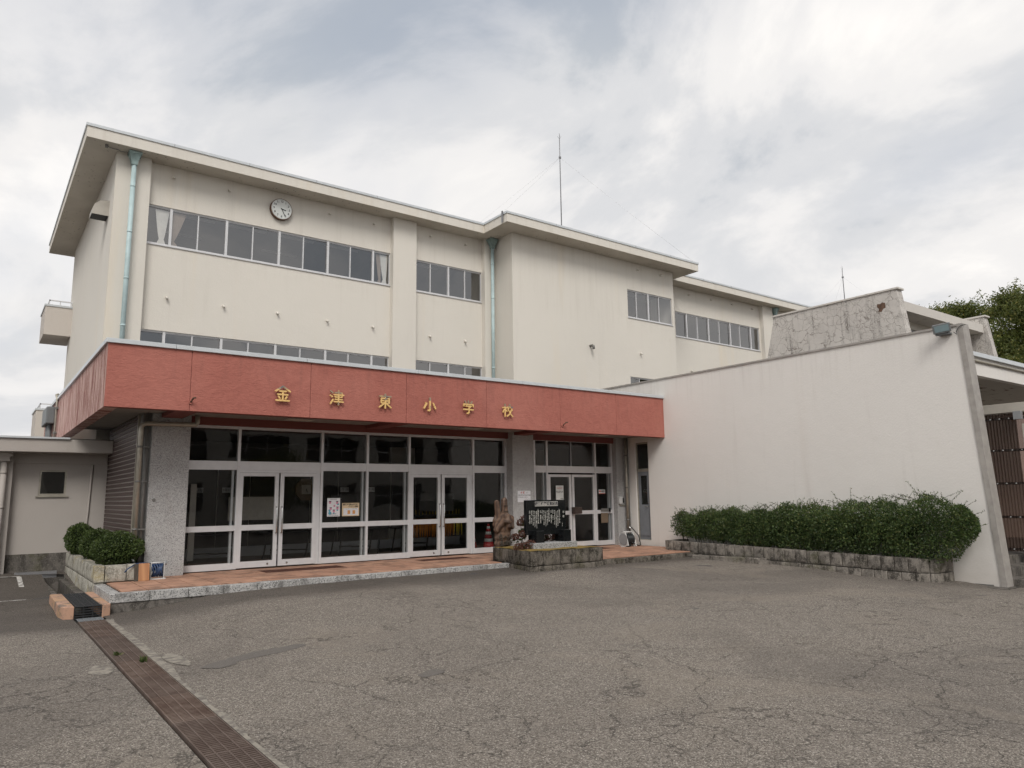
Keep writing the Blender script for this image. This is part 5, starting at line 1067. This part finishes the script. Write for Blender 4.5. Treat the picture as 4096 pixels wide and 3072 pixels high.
m.build('shade_core', 'leaf_shade', hg)

# ------------------------------------------------------------------ monument and its bed
bd = thing('stone_bed', (11.2, 13.9, 0), 'mossy weathered stone bed standing before the glazing under the black monument', 'planter')
cs = [(10.42, 14.98), (10.08, 13.02), (12.27, 13.02), (12.30, 14.6), (10.42, 14.98)]
MB().prism([(10.18, 13.12), (12.18, 13.12), (12.2, 14.5), (10.5, 14.86)], -.3, .255).build('core', 'mortar', bd)
for i, (a, b) in enumerate(zip(cs[:-1], cs[1:])): block_run(bd, BD, a, b, .315, -.005, .16, .36 if i != 1 else .44); block_run(bd, BD, a, b, -.008, -.30, .14, .40, start=.18)
m = MB(); g = {}
for i in range(13):
    for j in range(10):
        u_, v_ = i/12, j/9; x = (10.12+.30*v_)*(1-u_)+12.22*u_; y = 13.06+(1.85-.38*u_)*v_; g[i, j] = len(m.v); m.v.append((x, y, (.322 if 0 < i < 12 and j < 9 else .318)+.012*math.sin(i*1.7+j)*math.sin(j*2.1+i*.6)))
for i in range(12):
    for j in range(9): m.f.append((g[i, j], g[i+1, j], g[i+1, j+1], g[i, j+1])); m.mi.append(0); m.sm.append(True)
ms_ = m.build('moss_bed', 'moss', bd)
mo = thing('song_monument', (11.2, 13.6, .3), 'polished black stone tablet with engraved school song on a granite plinth', 'monument')
MB().box(10.55, 11.885, 13.50, 14.02, .27, .455).build('plinth', 'granite_plinth', mo, bevel=.015)
for x in (10.78, 11.60): MB().box(x-.115, x+.115, 13.53, 13.86, .455, .73).build('foot', 'slab_black', mo, bevel=.008)
m = MB(); m.box(10.50, 11.70, 13.70, 13.80, .632, 1.437); sl = m.build('tablet', 'slab_black', mo, bevel=.006)
tl_ = text('保健体育受賞記念', .088, 'ink', sl, (11.10, 13.688, 1.345), name='engraving', offset=.003); n = N('plate_rough'); n.col(n.mix(n.noise(30, 5), (.50, .48, .44), (.30, .29, .27))).rough(.9).bump(n.noise(60, 4), .6, .004)
MB().box(10.755, 11.455, 13.690, 13.70, 1.29, 1.40).build('title_plate', 'plate_rough', sl, bevel=.004)
def vcol(s, x, ztop, size, step=None):
    text('\n'.join(s), size, 'engraved', sl, (x, 13.697, ztop-len(s)*size*.5*(step or 1.0)), name='engraving', line=(step or 1.0)*.80, offset=.0004)
text('校\n\n歌', .062, 'engraved', sl, (11.63, 13.697, 1.09), name='engraving', line=.85)
vs_ = [['一朝日かがやく剣ヶ岳', 'きそって学ぶまなびやの', 'しらじらと夜のまちあけて', '学んでよむよろこびは', 'たのし、たのし', 'わが　金津東小学校'], ['二古い歴史の坪江郷', 'ほこりて仰ぐ高らかと', 'このふる里をたたえつつ', '仲よく学ぶよろこびは', 'うれし、うれし', 'わが　金津東小学校'], ['三観世音堂にかおる風', '平和のみのりも豊かにつつ', 'まことの道をきりひらき', '正しく学ぶよろこびは', 'あかるい、あかるい', 'わが　金津東小学校']]
for v in range(3):
    for i, s in enumerate(vs_[v]): vcol(s, 11.50-v*.325-i*.051, 1.265 if i == 0 else 1.23, .040, 1.05)
vcol('作詞　作曲', 11.585, .90, .02)
# hydrangea in the bed
def hydrangea(c, heads, label):
    t = thing('hydrangea', (c[0], c[1], .28), label, 'plant', 'faded hydrangeas on the stone bed'); m = MB(); Pl, Dl = [], []
    for hx, hy, hz, r_ in heads:
        P, D = ball_points((hx, hy, hz), (r_, r_, r_*.8), 260, .4); leaves('flower_head', P, D, .032, 'petal_brown', t, .9)
        m.tube([(c[0], c[1], .25), ((c[0]+hx)/2, (c[1]+hy)/2, .3+(hz-.3)*.6), (hx, hy, hz)], [.008, .006, .005], 5)
        for k in range(7): f_ = rng.uniform(.3, .95); Pl.append((c[0]+(hx-c[0])*f_, c[1]+(hy-c[1])*f_, .28+(hz-.28)*f_)); Dl.append((rng.normal(0, 1), rng.normal(0, 1)-.3, rng.uniform(-.2, .5)))
    m.build('stem', 'bark', t); leaves('leaf_blade', np.array(Pl), np.array(Dl), .13, 'leaf_hydrangea', t, .65, jitter=.3)
hydrangea((10.55, 13.98, .28), [(10.62, 13.9, 1.0, .10), (10.52, 13.95, .92, .09), (10.50, 13.85, .66, .09), (10.32, 13.9, .60, .08), (10.45, 13.7, .38, .13), (10.30, 13.75, .36, .11), (10.56, 13.65, .42, .12)], 'faded brown hydrangea heads beside the black tablet'); hydrangea((11.2, 14.1, .28), [(11.42, 13.98, .56, .11), (11.32, 14.05, .52, .10), (11.05, 14.05, .50, .08)], 'faded hydrangea showing under the black tablet between its feet')

# ------------------------------------------------------------------ carved wooden hand
hn = thing('wooden_hand', (10.8, 15.1, 0), 'carved wooden hand raising two fingers beside the stone bed', 'sculpture')
def capsule(bm, a, b, ra, rb, sy=1.):
    a, b = Vector(a), Vector(b)
    for k in range(9):
        t = k/8; p_ = a.lerp(b, t); r_ = ra+(rb-ra)*t; bmesh.ops.create_icosphere(bm, subdivisions=2, radius=1, matrix=Matrix.Translation(p_) @ Matrix.Diagonal((r_, r_*sy, r_, 1)))
bm = bmesh.new(); HX, HY = 10.83, 15.12
for z, rx_, ry_, ox in ((.06, .25, .17, 0), (.22, .255, .17, 0), (.38, .245, .16, 0), (.52, .235, .155, 0), (.60, .23, .15, 0), (.72, .265, .15, -.005), (.84, .285, .15, -.01), (.94, .285, .145, -.005), (1.02, .26, .13, .005)): bmesh.ops.create_icosphere(bm, subdivisions=3, radius=1, matrix=Matrix.Translation((HX+ox, HY, z)) @ Matrix.Diagonal((rx_, ry_, .13, 1)))
capsule(bm, (HX-.14, HY-.02, .95), (HX-.185, HY-.02, 1.38), .088, .074); capsule(bm, (HX+.085, HY+.02, .98), (HX+.075, HY+.02, 1.43), .108, .084)
capsule(bm, (HX+.20, HY-.10, 1.0), (HX+.19, HY-.15, .78), .075, .065); capsule(bm, (HX+.10, HY-.12, 1.03), (HX+.08, HY-.17, .80), .072, .062); capsule(bm, (HX-.22, HY-.07, .72), (HX-.09, HY-.16, .92), .085, .06); capsule(bm, (HX-.09, HY-.16, .92), (HX+.09, HY-.19, .90), .06, .05)
me = bpy.data.meshes.new('hand_rough'); bm.to_mesh(me); bm.free(); o = bpy.data.objects.new('hand', me); C.objects.link(o)
rm = o.modifiers.new('remesh', 'REMESH'); rm.mode = 'VOXEL'; rm.voxel_size = .016; rm.use_smooth_shade = True; smm = o.modifiers.new('smooth', 'SMOOTH'); smm.factor = .5; smm.iterations = 4
bpy.context.view_layer.update(); me2 = bpy.data.meshes.new_from_object(o.evaluated_get(bpy.context.evaluated_depsgraph_get())); o.modifiers.clear(); o.data = me2; me2.name = 'hand'; me2.materials.clear(); me2.materials.append(M['wood_carved']); adopt(o, hn)
m = MB()
for (x, w_, zs_) in ((HX-.15, .055, (1.12, 1.27)), (HX+.06, .062, (1.16, 1.31))):
    for z in zs_: m.box(x-w_, x+w_, HY-.095, HY-.06, z, z+.008)
m.build('finger_crease', 'bark', hn)
text('住へイ', .15, 'bark', hn, (HX-.03, HY-.176, .53), name='carved_mark', extrude=.012); text('金津東', .135, 'bark', hn, (HX-.03, HY-.182, .385), name='carved_mark', extrude=.014)

# ------------------------------------------------------------------ hose reels and board
hr = thing('hose_reel', (16.15, 16.0, .01), 'white hose reel with dark hose standing by the corner rain pipe', 'hose reel')
for x in (15.98, 16.30):
    m = MB(); pr = [(-.19, .01), (.19, .01), (.15, .20), (.05, .44), (-.06, .44), (-.14, .20)]
    m.face([(x, 16.05+a, b) for a, b in pr]); m.face([(x+.03, 16.05+a, b) for a, b in pr[::-1]])
    for k in range(6): a, b = pr[k], pr[(k+1) % 6]; m.face([(x, 16.05+a[0], a[1]), (x, 16.05+b[0], b[1]), (x+.03, 16.05+b[0], b[1]), (x+.03, 16.05+a[0], a[1])])
    m.build('side_frame', 'white_plastic', hr)
MB().tube([(15.96, 16.05, .43), (16.35, 16.05, .43)], .025, 10).build('handle', 'white_plastic', hr); m = MB()
for k in range(7): m.tube([(16.04+k*.04, 16.05+.15*math.cos(t), .22+.15*math.sin(t)) for t in np.linspace(0, 2*math.pi, 20)], .02, 6, caps=False)
m.tube([(16.20, 15.93, .12), (16.42, 15.90, .03), (16.62, 15.98, .025), (16.72, 16.15, .3), (16.66, 16.38, .55)], .016, 8); m.tube([(16.1, 15.9, .1), (16.0, 15.82, .03), (15.82, 15.84, .025)], .016, 8); m.build('hose', 'hose_black', hr); MB().tube([(15.84, 15.84, .03), (15.72, 15.86, .03), (15.70, 15.86, .03)], [.02, .025, .035], 10).build('nozzle', 'white_plastic', hr)
MB().tube([(15.955, 16.05, .22), (15.95, 16.05, .22)], .175, 20).build('spool_disc', 'grey_plastic', hr)
br = thing('blue_hose_reel', (3.1, 16.08, .01), 'small white hose reel wound with blue hose before the first pillar', 'hose reel')
for x in (2.985, 3.222): MB().box(x, x+.015, 16.02, 16.17, .01, .33).build('side_frame', 'white_plastic', br, bevel=.006)
MB().tube([(2.99, 16.09, .32), (3.23, 16.09, .32)], .012, 8).build('bar', 'white_plastic', br); MB().box(2.97, 3.255, 15.96, 16.0, .008, .03).build('foot', 'white_plastic', br); m = MB()
for k in range(6): m.tube([(3.03+k*.033+.02*math.sin(t*2+k), 16.09+.09*math.cos(t), .175+.115*math.sin(t)) for t in np.linspace(0, 2*math.pi, 18)], .017, 6, caps=False)
m.tube([(3.0, 16.05, .31), (2.85, 16.0, .335), (2.7, 15.92, .33), (2.55, 15.86, .25), (2.50, 15.84, .19)], .013, 8); m.build('hose', 'hose_blue', br); MB().tube([(3.24, 16.05, .31), (3.27, 16.05, .31)], .045, 12).build('crank', 'grey_plastic', br)
wb = thing('wooden_board', (2.75, 15.95, .01), 'upright wooden board with a dark edge leaning on the pale planter', 'board'); a_ = R(-9)
o = MB().box(2.74, 2.93, -.012, .012, 0, .33).build('plank', 'wood_board', wb); o.rotation_euler = (a_, 0, 0); o.location = Vector((0, 15.82, .012))-Vector(wb.location)
o = MB().box(2.665, 2.738, -.014, .012, 0, .325).build('plank', 'bark', wb); o.rotation_euler = (a_, 0, 0); o.location = Vector((0, 15.82, .012))-Vector(wb.location)
# weeds in the drain
for k, (x, y, lab) in enumerate(((1.80, 9.75, 'tiny weed sprouting through the drain grating where segments meet'), (1.62, 10.35, 'tiny grass tuft in the drain grating nearer the terracotta inlet'))):
    n_ = 26; P = np.tile([x, y, gz(x, y)-.01], (n_, 1))+rng.normal(0, .012, (n_, 3))*[1, 1, 0]; D = np.stack([rng.normal(0, .5, n_), rng.normal(0, .5, n_), np.ones(n_)], 1); o = leaves('weed_sprout', P, D, .07, 'leaf_hydrangea', None, .25, jitter=.3); tag(o, lab, 'weed', 'weeds in the drain')

# ------------------------------------------------------------------ trees behind the hall
def tree(base, crown, label, nclump, leaf, mat='leaf_tree', per=150, trunk_r=.22, cat='tree', group='trees behind the hall'):
    """crown: list of (centre, radii); leaves hang in small clumps at branch ends"""
    t = thing('broadleaf_tree', base, label, cat, group); m = MB(); b = Vector(base); c0 = Vector(crown[0][0])
    m.tube([b, b.lerp(c0, .35)+Vector((.2, 0, 0)), b.lerp(c0, .9)], [trunk_r, trunk_r*.75, trunk_r*.4], 10); m.build('trunk', 'bark', t)
    lm = MB(); P, D = [], []
    for (c, r_) in crown:
        k = int(nclump/len(crown)); d_ = rng.normal(0, 1, (k, 3)); d_ /= np.linalg.norm(d_, axis=1)[:, None]; q = rng.uniform(0, 1, k)**.6
        pts = np.array(c)+d_*np.array(r_)*q[:, None]
        for p_, dd, qq in zip(pts, d_, q):
            s_ = leaf*rng.uniform(1.0, 2.6); n_ = int(per*rng.uniform(.5, 1.2)); off = rng.normal(0, 1, (n_, 3))*s_*np.array([1.5, 1.5, .6]); P.append(p_+off); D.append(np.tile(dd*.5+[0, 0, -.2], (n_, 1)))
            if rng.uniform() < .16: lm.tube([Vector(c), Vector(c).lerp(Vector(p_), .5)+Vector((0, 0, -.1)), Vector(p_)], [.05, .03, .012], 5)
            if qq > .80 and dd[2] > .1 and rng.uniform() < .6:          # whip shoots breaking the outline
                e = p_+(dd*[1.4, 1.4, 1]+[0, 0, .5])*rng.uniform(.25, .65); lm.tube([Vector(p_), Vector(e)], [.012, .005], 4); tt = rng.uniform(0, 1, 24)[:, None]; P.append(p_+(e-p_)*tt); D.append(rng.normal(0, 1, (24, 3))+[0, 0, -.3])
    lm.build('limb', 'bark', t); leaves('crown', np.concatenate(P), np.concatenate(D), leaf, mat, t, .42, droop=.35, jitter=.6); return t
def at(px, py, dist):
    d_ = rt*((px-2048)/2915.0856)-up*((py-1536)/2915.0856)+fw; return Vector((0, 0, 1.5))+d_*dist
A = at(3860, 1330, 33); Bc = at(4110, 1330, 30)
def cr(p_, r_): return (tuple(p_), r_)
tree((A.x, A.y, -.3), [cr(at(3860, 1390, 33), (1.7, 1.8, 1.3)), cr(at(3780, 1330, 33), (1.0, 1.1, .8)), cr(at(3920, 1270, 34), (1.1, 1.2, .85)), cr(at(3745, 1265, 34), (.55, .6, .42)), cr(at(3830, 1250, 34), (.5, .6, .4))], 'bushy green tree rising behind the cracked clerestory roof', 135, .115, per=210)
tree((Bc.x, Bc.y, -.3), [cr(at(4090, 1330, 30), (1.3, 1.3, 1.1)), cr(at(4050, 1205, 31), (.55, .55, .55)), cr(at(4020, 1420, 30), (1.1, 1.1, 1.4)), cr(at(4150, 1450, 29), (1.7, 1.7, 1.5)), cr(at(4190, 1310, 30), (1.2, 1.2, 1.0)), cr(at(4120, 1235, 30), (.6, .6, .5))], 'taller yellow green tree at the edge of the picture behind the porch roof', 230, .115, per=210)

# ------------------------------------------------------------------ across the yard (what the glass mirrors)
ob = thing('opposite_building', (24, -15, 0), 'pale two storey building across the yard mirrored in the entrance glass', 'building')
m = MB(); hs = []
for x in np.arange(8, 44, 5.2): hs += [(x, x+3.9, 4.1, 5.9), (x, x+3.9, .9, 2.6)]
wallY(m, -15, -.15, 4, 48, -.6, 7.2, hs); m.box(4, 48, -24, -15.2, -.6, 7.2, 0, 'k'); m.build('wall', 'plaster_cream', ob)
for h in hs:
    f_ = MB(); f_.box(h[0], h[1], -15.12, -15.06, h[3]-.06, h[3]); f_.box(h[0], h[1], -15.12, -15.06, h[2], h[2]+.06); f_.box(h[0], h[1], -15.12, -15.06, (h[2]+h[3])/2-.03, (h[2]+h[3])/2+.03)
    for x in np.linspace(h[0], h[1]-.06, 4): f_.box(x, x+.06, -15.13, -15.05, h[2], h[3])
    f_ = f_.build('window', 'aluminium', ob); MB().face([(h[1], -15.1, h[2]), (h[0], -15.1, h[2]), (h[0], -15.1, h[3]), (h[1], -15.1, h[3])]).build('pane', 'slab_black', f_)
MB().box(3.6, 48.4, -24.4, -14.6, 7.2, 7.5).build('roof', 'plaster_cream', ob)
tree((-3, -13, -.5), [((-3, -13, 3.6), (2.4, 2.4, 2.6))], 'dense tree across the yard mirrored in the entrance glass near the first pillar', 90, .22, per=110, group='trees across the yard')
tree((15, -11.5, -.5), [((15, -11.5, 2.6), (1.8, 1.6, 1.9))], 'small tree across the yard mirrored behind the posters', 70, .22, per=110, group='trees across the yard')
